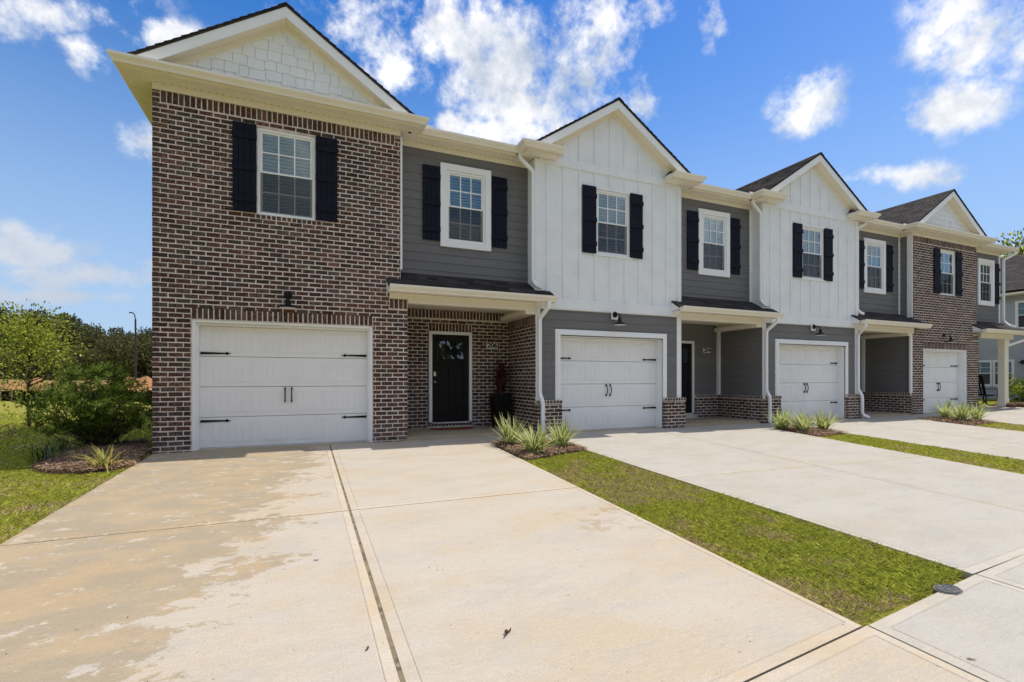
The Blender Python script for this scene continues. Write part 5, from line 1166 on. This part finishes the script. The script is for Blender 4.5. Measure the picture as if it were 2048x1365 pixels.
bed2 = wob([(d2R(-.8) + .02, -.8), (d3L(-.8) - .02, -.75), (d3L(-2) - .02, -2.0), (d2R(-2.1) + .02, -2.15)], .02, 2); straw_bed('brown pine straw under the middle flax lilies', bed2, 1800, 2)
bed3 = wob([(17.2, -.7), (18.62, -.7), (18.6, -2.0), (17.05, -2.1)], .03, 3); straw_bed('brown pine straw under the far flax lilies', bed3, 1500, 3)
lb_pts = [unproj_ground(u, v) for u, v in ((302, 903), (266, 931), (222, 943), (150, 949), (85, 946), (60, 936), (105, 918), (180, 900), (290, 880))]; bed4 = wob(lb_pts, .02, 4, 3); straw_bed('shaded pine straw bed along the left side of the brick house', bed4, 6500, 4, .05)

def grass(label, poly, dens, hgt, wid, seed, avoid=(), dry=.2, edge_green=True):
    rg = np.random.default_rng(seed); A = abs(sum(poly[i][0] * poly[(i + 1) % len(poly)][1] - poly[(i + 1) % len(poly)][0] * poly[i][1] for i in range(len(poly)))) / 2; n = int(A * dens)
    xs_ = np.array([p[0] for p in poly]); ys_ = np.array([p[1] for p in poly]); N_ = int(n * (xs_.max() - xs_.min()) * (ys_.max() - ys_.min()) / A)
    X = rg.uniform(xs_.min(), xs_.max(), N_); Y = rg.uniform(ys_.min(), ys_.max(), N_)
    def inp(pl):
        c = np.zeros(len(X), bool); j = len(pl) - 1
        for i in range(len(pl)):
            (xi, yi), (xj, yj) = pl[i], pl[j]; c ^= ((yi > Y) != (yj > Y)) & (X < (xj - xi) * (Y - yi) / (yj - yi + 1e-12) + xi); j = i
        return c
    k = inp(poly)
    for a in avoid: k &= ~inp(a)
    X, Y = X[k], Y[k]; n = len(X); Z = np.array([gz(a, b) for a, b in zip(X, Y)]) - .026
    az = rg.uniform(0, 2 * np.pi, n); ln = rg.uniform(.4, 2.2, n); h = hgt * rg.uniform(.5, 1.25, n); w = wid * rg.uniform(.7, 1.3, n)
    def vnoise(fr, sd):
        g_ = np.random.default_rng(sd).random((64, 64)); a, b = X * fr + 31.7, Y * fr + 17.3; i, j = np.floor(a).astype(int), np.floor(b).astype(int); u, v = a - i, b - j; u = u * u * (3 - 2 * u); v = v * v * (3 - 2 * v)
        q = lambda p, r_: g_[p % 64, r_ % 64]
        return (q(i, j) * (1 - u) + q(i + 1, j) * u) * (1 - v) + (q(i, j + 1) * (1 - u) + q(i + 1, j + 1) * u) * v
    patch = .5 * vnoise(2.1, 1) + .32 * vnoise(5.2, 2) + .18 * vnoise(11, 3); pr = np.clip((patch - .36) * 2.6 * dry / .3 * .75 + .04, 0, .85); isdry = rg.random(n) < pr; h = np.where(isdry, h * .6, h)
    dx, dy = np.cos(az), np.sin(az); sx_, sy_ = -dy * w / 2, dx * w / 2; ox, oy = dx * h * ln * .9, dy * h * ln * .9
    B = np.stack([X, Y, Z], 1); T = B + np.stack([ox, oy, h], 1); Mi = B + np.stack([ox * .35, oy * .35, h * .62], 1); sv = np.stack([sx_, sy_, np.zeros(n)], 1)
    V = np.stack([B - sv, B + sv, Mi + sv * .8, T], 1).reshape(-1, 3)
    o = quads_obj('grass', V, ['grass_blade', 'grass_dry'], None, isdry.astype(int)); return tag(o, label, 'grass', 'lawn grass', 'stuff')
strip1 = [(d1R(-2.2) + .03, -2.2), (4.600, -1.9), (4.575, walk_y(4.6) + .04), (d1R(-7.6) + .03, walk_y(3.05) + .045)]; grass('mown grass strip between the two nearest driveways', strip1, 14500, .031, .0039, 1, [bed1], .72)
strip2 = [(d2R(-2) + .01, -1.95), (d3L(-1.9) - .01, -1.85), (d3L(-7) - .01, YB), (d2R(-7) + .01, YB)]; grass('mown grass strip between the second and third driveways', strip2, 5200, .036, .0075, 2, [bed2], .34)
strip3 = [(17.15, -1.9), (18.6, -1.9), (18.5, YB), (16.65, YB)]; grass('mown grass strip before the far brick house', strip3, 1800, .04, .012, 3, [bed3], .35)
lawnL = [unproj_ground(302, 905), (-2.31, -1.0), (-2.36, walk_y(-2.4)), (-7.5, walk_y(-7)), (-7.5, 1.2), (-2.33, 1.2)]; grass('sunny lawn left of the nearest driveway', lawnL, 8000, .034, .0054, 4, [bed4], .34)
lawnF = [(-2.33, 1.2), (-7.5, 1.2), (-14.5, 11.5), (-9.5, 11.5), (-2.33, 9)]; grass('lawn behind the shrub out to the silt fence', lawnF, 520, .055, .022, 5, [], .25)
lawnR = [(24.9, 1.0), (31.2, 1.0), (31.2, 6), (24.9, 6)]; grass('patch of lawn beside the far house', lawnR, 500, .05, .02, 6, [], .1)

# ---------------------------------------------------------------- small fallen things
dx_, dy_ = unproj_ground(1015, 1270); tw = thing('fallen_twig', 'small fallen twig with dried seed head on the tan driveway', 'twig', (dx_, dy_, gz(dx_, dy_)))
z_ = gz(dx_, dy_) + .006; MB().tube([(dx_ - .035, dy_ - .03, z_), (dx_, dy_, z_ + .006), (dx_ + .03, dy_ + .025, z_ + .012)], .0022, 6).build('stem', 'bark', tw)
MB().lathe([(.002, 0), (.011, .004), (.012, .012), (.006, .02), (0, .021)], (dx_ - .004, dy_ + .006, z_), 10).build('seed_head', 'debris_leaf', tw)
m = MB(); blade(m, (dx_ + .018, dy_ + .012, z_), .9, .035, .006, 1.1, .3); m.build('leaf', ['debris_leaf', 'debris_leaf'], tw)
for i, (u, v, lb) in enumerate(((631, 1122, 'curled brown leaf left of the driveway joint'), (735, 1300, 'dark dried leaf bit close to the driveway joint near the camera'), (1944, 1320, 'dark dried leaf bit on the sidewalk below the utility lid'))):
    a, b = unproj_ground(u, v); m = MB(); blade(m, (a, b, gz(a, b) + .004), i * 1.3, .03, .008, 1.3, .5, 4); blade(m, (a, b, gz(a, b) + .004), i * 1.3 + 2.6, .02, .007, 1.2, .6, 4); tag(m.build('fallen_leaf', ['debris_leaf', 'debris_leaf']), lb, 'leaf', 'bits fallen on the concrete')

# ---------------------------------------------------------------- rocking chair on the far porch
def rocking_chair(x, y, z, rz):
    c = thing('rocking_chair', 'black slatted wooden rocking chair on the far porch', 'chair', (0, 0, 0)); k = 'chair_black'
    for s in (-1, 1):
        m = MB(); m.tube([(s * .26, .45 * math.sin(t) - .02, .52 - .52 * math.cos(t) + .02) for t in np.linspace(-.85, .85, 12)], .018, rect=(.016, .02)); m.build('rocker', k, c)
        MB().tube([(s * .26, -.24, .05), (s * .26, -.25, .64)], .022, 8).build('front_leg', k, c); MB().tube([(s * .25, .22, .08), (s * .25, .24, .42), (s * .25, .40, 1.14)], .02, 8).build('back_post', k, c)
        m = MB(); m.bbox(s * .28 - .04, s * .28 + .04, -.32, .28, .64, .665); m.build('arm', k, c)
    m = MB()
    for i in range(7): m.bbox(-.25, .25, -.27 + i * .072, -.27 + i * .072 + .062, .40 + (.012 if i < 2 else 0) - i * .006, .42 + (.012 if i < 2 else 0) - i * .006, .004)
    m.build('seat', k, c)
    for i in range(5): a = -.19 + i * .095; MB().prism([(a - .028, .235, .44), (a + .028, .235, .44), (a + .028, .385, 1.08), (a - .028, .385, 1.08)], (0, .016, 0)).build('back_slat', k, c)
    MB().prism([(-.25, .37, 1.06), (.25, .37, 1.06), (.24, .405, 1.17), (-.24, .405, 1.17)], (0, .022, 0)).build('top_rail', k, c); MB().box(-.25, .25, .235, .26, .42, .46).build('lower_rail', k, c)
    MB().tube([(-.26, -.24, .20), (.26, -.24, .20)], .013, 6).build('stretcher', k, c)
    c.location = (x, y, z); c.rotation_euler = (0, 0, rz)
rocking_chair(24.12, .62, .15, R(72))

# ---------------------------------------------------------------- neighbouring house on the right
XN = 31.4; nb = thing('neighbour_house', 'pale grey lap sided house with grey roof at the right edge', 'house', (XN + 4, 4, .2))
nu, nn_ = (0, -1), (-1, 0)     # wall faces -X; s = -y
nwin = [(-4.27, -3.42, .87, 2.05), (-3.30, -2.62, .87, 2.05), (-2.45, -1.60, 3.62, 4.84)]
siding_wall(nb, (XN, 0), nu, nn_, (-12, 6, .1, 5.35), holes=nwin, m='neighbour_siding', base=.2)
for s0, s1, z0, z1 in nwin:
    f = MB(); y0, y1 = -s1, -s0
    for a, b, c, d in ((y0 - .07, y0 + .03, z0 - .07, z1 + .07), (y1 - .03, y1 + .07, z0 - .07, z1 + .07)): f.box(XN - .035, XN + .05, a, b, c, d)
    f.box(XN - .033, XN + .05, y0 + .03, y1 - .03, z1 - .03, z1 + .07); f.box(XN - .033, XN + .05, y0 + .03, y1 - .03, z0 - .07, z0 + .03); zm = (z0 + z1) / 2; f.box(XN - .01, XN + .04, y0 + .03, y1 - .03, zm - .02, zm + .02)
    w = f.build('window', 'white_trim', nb); MB().box(XN + .012, XN + .016, y0 + .03, y1 - .03, z0 + .03, z1 - .03).build('pane', 'window_glass', w)
    m = MB(); m.box(XN + .002, XN + .008, (y0 + y1) / 2 - .01, (y0 + y1) / 2 + .01, zm + .02, z1 - .03); m.box(XN + .002, XN + .008, y0 + .03, y1 - .03, (zm + z1) / 2 - .01, (zm + z1) / 2 + .01); m.build('muntin', 'white_trim', w)
    m = MB(); zz = zm + .04
    while zz < z1 - .05: m.box(XN + .05, XN + .07, y0 + .04, y1 - .04, zz, zz + .03); zz += .05
    m.build('blind', 'blind_white', w, kind='stuff'); MB().box(XN + .10, XN + .11, y0, y1, z0, z1).build('recess', 'interior_dark', w)
m = MB(); m.prism([(XN - .45, -6.4, 5.40), (XN + 5, -6.4, 8.05), (XN + 5, -6.4, 7.95), (XN - .45, -6.4, 5.30)], (0, 18.8, 0)); m.prism([(XN + 5, -6.4, 8.05), (XN + 10.4, -6.4, 5.40), (XN + 10.4, -6.4, 5.30), (XN + 5, -6.4, 7.95)], (0, 18.8, 0)); nr = m.build('roof', 'roof_shingle', nb)
m = MB(); x = XN - .46
while x < XN + 4.9:
    za = 5.405 + (x - XN + .45) * .4862; y = -2.0
    while y < 9:
        y2 = y + random.choice((.25, .33, .42)); m.add([(x, y, za), (x, y2 - .01, za), (x + .17, y2 - .01, za + .17 * .4862), (x + .17, y, za + .17 * .4862), (x, y, za + .02), (x, y2 - .01, za + .02), (x + .17, y2 - .01, za + .17 * .4862 + .006), (x + .17, y, za + .17 * .4862 + .006)], [(0, 1, 2, 3), (7, 6, 5, 4), (0, 4, 5, 1), (1, 5, 6, 2), (3, 2, 6, 7), (0, 3, 7, 4)]); y = y2
    x += .145
m.build('shingle_courses', 'roof_shingle', nr, kind='stuff')
MB().box(XN - .45, XN - .43, -6.4, 12.4, 5.22, 5.36).build('fascia_board', 'cream_bounce_trim', nb); MB().box(XN - .44, XN - .002, -6.4, 12.4, 5.20, 5.22).build('soffit', 'cream_bounce_trim', nb)
MB().box(XN - .02, XN - .0, .95, 1.9, .2, 2.35).build('door_frame', 'white_trim', nb); MB().box(XN - .03, XN - .021, 1.03, 1.82, .25, 2.25).build('door', 'white_trim', nb)
m = MB(); m.box(XN, XN + 10, -6, -5.95, 0, 5.3); m.box(XN, XN + 10, 11.95, 12, 0, 5.3); m.box(XN + 9.95, XN + 10, -6, 12, 0, 5.3); m.build('side_walls', 'neighbour_siding', nb)
nl = thing('wall_lamp', 'small dark lamp beside the door of the pale neighbouring house', 'lamp', (XN - .05, 2.25, 1.95)); MB().box(XN - .05, XN - .018, 2.2, 2.3, 1.9, 2.08).build('wall_plate', 'black_metal', nl); MB().lathe([(.11, 0), (.10, .03), (.04, .09), (0, .1)], (XN - .15, 2.25, 1.93), 14).build('lamp_shade', 'black_metal', nl)
d = pix_dir(2046, 790); sxx = 29.0; syy = CAM[1] + d.y / d.x * sxx; whorl_shrub('round_shrub', 'light green shrub at the right edge before the pale house', sxx, syy, gz(sxx, syy), 1.35, 1.15, 130, 31, .15, mats=('sapling_leaf', 'shrub_tip'), tipshare=.5)
straw_bed('dark mulch by the foot of the far porch column', wob([(24.7, -.3), (27.5, -.2), (27.5, .8), (24.9, .9)], .03, 9), 500, 9, .10)
for i, (u, lb) in enumerate(((2018, 'dark rounded edging stone beside the porch column foot'), (2036, 'dark rounded edging stone farther right of the porch column'))):
    d = pix_dir(u, 815); t_ = (-.05 - CAM[1]) / d.y; px_, py_ = d.x * t_, -.05; zz = gz(px_, py_); m = MB(); m.lathe([(.16, -.05), (.20, .02), (.19, .09), (.13, .14), (0, .16)], (px_, py_, zz), 12); tag(m.build('dark_mound', 'straw_base', smooth=True), lb, 'stone', 'edging stones by the far porch')  # low rounded lumps in the dark mulch colour
dt = pix_dir(2040, 757); t_ = 62 / (dt.x * math.sin(YAW) + dt.y * math.cos(YAW)); rtx, rty = dt.x * t_, CAM[1] + dt.y * t_
leafy_tree('oak_tree', 'bushy green tree rising behind the roof of the pale house', rtx, rty, gz(rtx, rty), 17.9, 11.0, 5600, .5, 77, ['sapling_leaf', 'forest_leaf_pale'], base=.25, trunk=.35)

# ---------------------------------------------------------------- left background: silt fence, dirt bank, street lamp, wood
def at(u, depth): d = pix_dir(u, 757); t = depth / (d.x * math.sin(YAW) + d.y * math.cos(YAW)); return d.x * t, CAM[1] + d.y * t
sf = None; p0 = at(-140, 23.6); p1 = at(330, 23.0); sf = thing('silt_fence', 'low black silt fence with wooden stakes across the lawn', 'fence', (*p0, gz(*p0)))
m = MB(); n = 60
for i in range(n + 1):
    t = i / n; x, y = lerp2(p0, p1, t); z = gz(x, y) - .05; y += .03 * math.sin(i * 1.3); m.v += [(x, y, z), (x, y + .03 * math.sin(i * .7), z + .53 + .04 * math.sin(i * .9))]
m.f = [(2 * i, 2 * i + 2, 2 * i + 3, 2 * i + 1) for i in range(n)]; m.m = [0] * n
m2 = MB(); m2.v = m.v + [(x, y + .012, z) for x, y, z in m.v]; k = len(m.v); m2.f = m.f + [tuple(k + j for j in f[::-1]) for f in m.f]; m2.m = [0] * len(m2.f); m2.build('fabric', 'silt_fabric', sf)
for i, u in enumerate((-110, -50, 2, 25, 90, 150, 215, 272, 297)):
    x, y = at(u, 23.3); z = gz(x, y); MB().box(x - .03, x + .03, y - .09, y - .05, z - .05, z + .58 + .05 * (i % 3)).build('stake', 'wood_stake', sf)
rg = np.random.default_rng(8); m = MB(); nxx, nyy = 60, 12; pa, pb = at(-160, 30), at(345, 30); pc, pd = at(345, 46), at(-160, 46)
for j in range(nyy + 1):
    for i in range(nxx + 1):
        s, t = i / nxx, j / nyy; x = (pa[0] * (1 - s) + pb[0] * s) * (1 - t) + (pd[0] * (1 - s) + pc[0] * s) * t; y = (pa[1] * (1 - s) + pb[1] * s) * (1 - t) + (pd[1] * (1 - s) + pc[1] * s) * t
        hh = (.55 + .45 * math.sin(s * 23 + 1) * math.sin(s * 9) + .25 * math.sin(s * 57)) * math.sin(math.pi * t) * (.5 + s * .9); m.v.append((x, y, gz(x, y) - .12 + max(0, hh) * .9 + rg.normal() * .04 * math.sin(math.pi * t)))
m.f = [(j * (nxx + 1) + i, j * (nxx + 1) + i + 1, (j + 1) * (nxx + 1) + i + 1, (j + 1) * (nxx + 1) + i) for j in range(nyy) for i in range(nxx)]; m.m = [0] * len(m.f); tag(m.build('dirt_bank', 'dirt_bank', smooth=False), 'reddish bank of bare earth before the wood', 'earth bank', kind='structure')
x, y = at(271, 44); z = gz(x, y); sl_ = thing('street_lamp', 'tall dark street lamp before the wood at the left', 'street lamp', (x, y, z)); ztop = CAM[2] + 44 * (757 - 628) / 970
m = MB(); m.lathe([(.16, -.1), (.16, .35), (.09, .4), (.07, ztop - z - .5)], (x, y, z), 12); m.build('pole', 'lamp_post', sl_)
MB().tube([(x, y, ztop - .55), (x - .06, y, ztop - .12), (x - .14, y, ztop + .02), (x - .24, y, ztop + .08)], .045, 8).build('arm', 'lamp_post', sl_); m = MB(); m.bbox(x - .46, x - .20, y - .11, y + .11, ztop + .04, ztop + .13, .02); m.build('lamp_head', 'lamp_post', sl_)

def proto_tree(kind, seed):
    if kind == 'pine': return leafy_tree('pine_tree', 'tall thin pine with a high crown in the distant wood', 0, 0, 0, 13, 5.2, 1500, .55, seed, ['forest_leaf'], base=.42, trunk=.16, group='pines of the wood', pine=True)
    if kind == 'oak': return leafy_tree('broadleaf_tree', 'full dark broadleaf tree in the distant wood', 0, 0, 0, 10, 6.5, 2000, .55, seed, ['forest_leaf', 'forest_leaf_pale'], base=.10, trunk=.18, group='broadleaf trees of the wood')
    return leafy_tree('young_tree', 'low pale bushy tree at the edge of the distant wood', 0, 0, 0, 5.5, 5.0, 1500, .45, seed, ['forest_leaf_pale', 'forest_leaf'], base=.04, trunk=.09, group='low trees at the edge of the wood')
protos = {k: [proto_tree(k, s) for s in (100, 101, 102)] for k in ('pine', 'oak', 'young')}
used = set(); rr = random.Random(3)
def place(kind, u, depth, scale):
    i = rr.randrange(3); p = protos[kind][i]; o = p if (kind, i) not in used else copy_tree(p); used.add((kind, i)); x, y = at(u, depth); o.location = (x, y, gz(x, y)); o.rotation_euler = (0, 0, rr.uniform(0, 6.28)); s = scale * rr.uniform(.93, 1.08); o.scale = (s * rr.uniform(.9, 1.15), s * rr.uniform(.9, 1.15), s)
def top_v(u): return float(np.interp(u, [-200, 0, 50, 110, 160, 230, 310, 400], [605, 618, 616, 628, 640, 655, 662, 665]))
for u in range(-190, 420, 17):
    dd = rr.uniform(92, 104); hh = (757 - top_v(u) + rr.uniform(-12, 8)) / 970 * dd + .1; place('pine', u + rr.uniform(-8, 8), dd, hh / 14.2)
for u in range(-190, 420, 20):
    dd = rr.uniform(80, 90); hh = (757 - top_v(u) - rr.uniform(12, 34)) / 970 * dd; place('oak', u + rr.uniform(-8, 8), dd, hh / 10)
for u in range(-190, 420, 24):
    dd = rr.uniform(66, 76); hh = rr.uniform(48, 74) / 970 * dd; place('young', u + rr.uniform(-8, 8), dd, hh / 5.5)
# far wooded horizon ring, one mass
rg = np.random.default_rng(12); P = []; D = []
for az in np.arange(-70, 110, .35):
    if -48 < az < 80 and not (-48 < az < -30): pass
    rr_ = rg.uniform(190, 240); hgt_ = rg.uniform(9, 14)
    for k in range(10): a = R(az + rg.uniform(-.3, .3)); P.append((math.sin(a) * rr_, CAM[1] + math.cos(a) * rr_, 1 + hgt_ * rg.random() ** .7)); D.append(rg.normal(size=3))
V = leaf_batch(np.array(P), np.array(D), 5.5, 4.0, 4); tag(quads_obj('far_wood', V, 'forest_leaf', None), 'far dark wood along the horizon behind the houses', 'wood', kind='stuff')

rg = np.random.default_rng(14); P = []; D = []
for k in range(90):
    x0_ = -75 + k * 1.75 + rg.normal(); y0_ = -40 + rg.normal() * 4; hg = rg.uniform(9, 15)
    for i in range(48): a = rg.uniform(0, 6.28); q = rg.random(); rd_ = 2.6 * math.sin(math.pi * (.12 + .85 * q)); P.append((x0_ + math.cos(a) * rd_, y0_ + math.sin(a) * rd_, -.5 + hg * (.1 + .9 * q))); D.append(rg.normal(size=3))
V = leaf_batch(np.array(P), np.array(D), 1.9, 1.5, 6); tag(quads_obj('roadside_wood', V, 'forest_leaf', None), 'dark wood across the road, mirrored in the door glass', 'wood', kind='stuff')
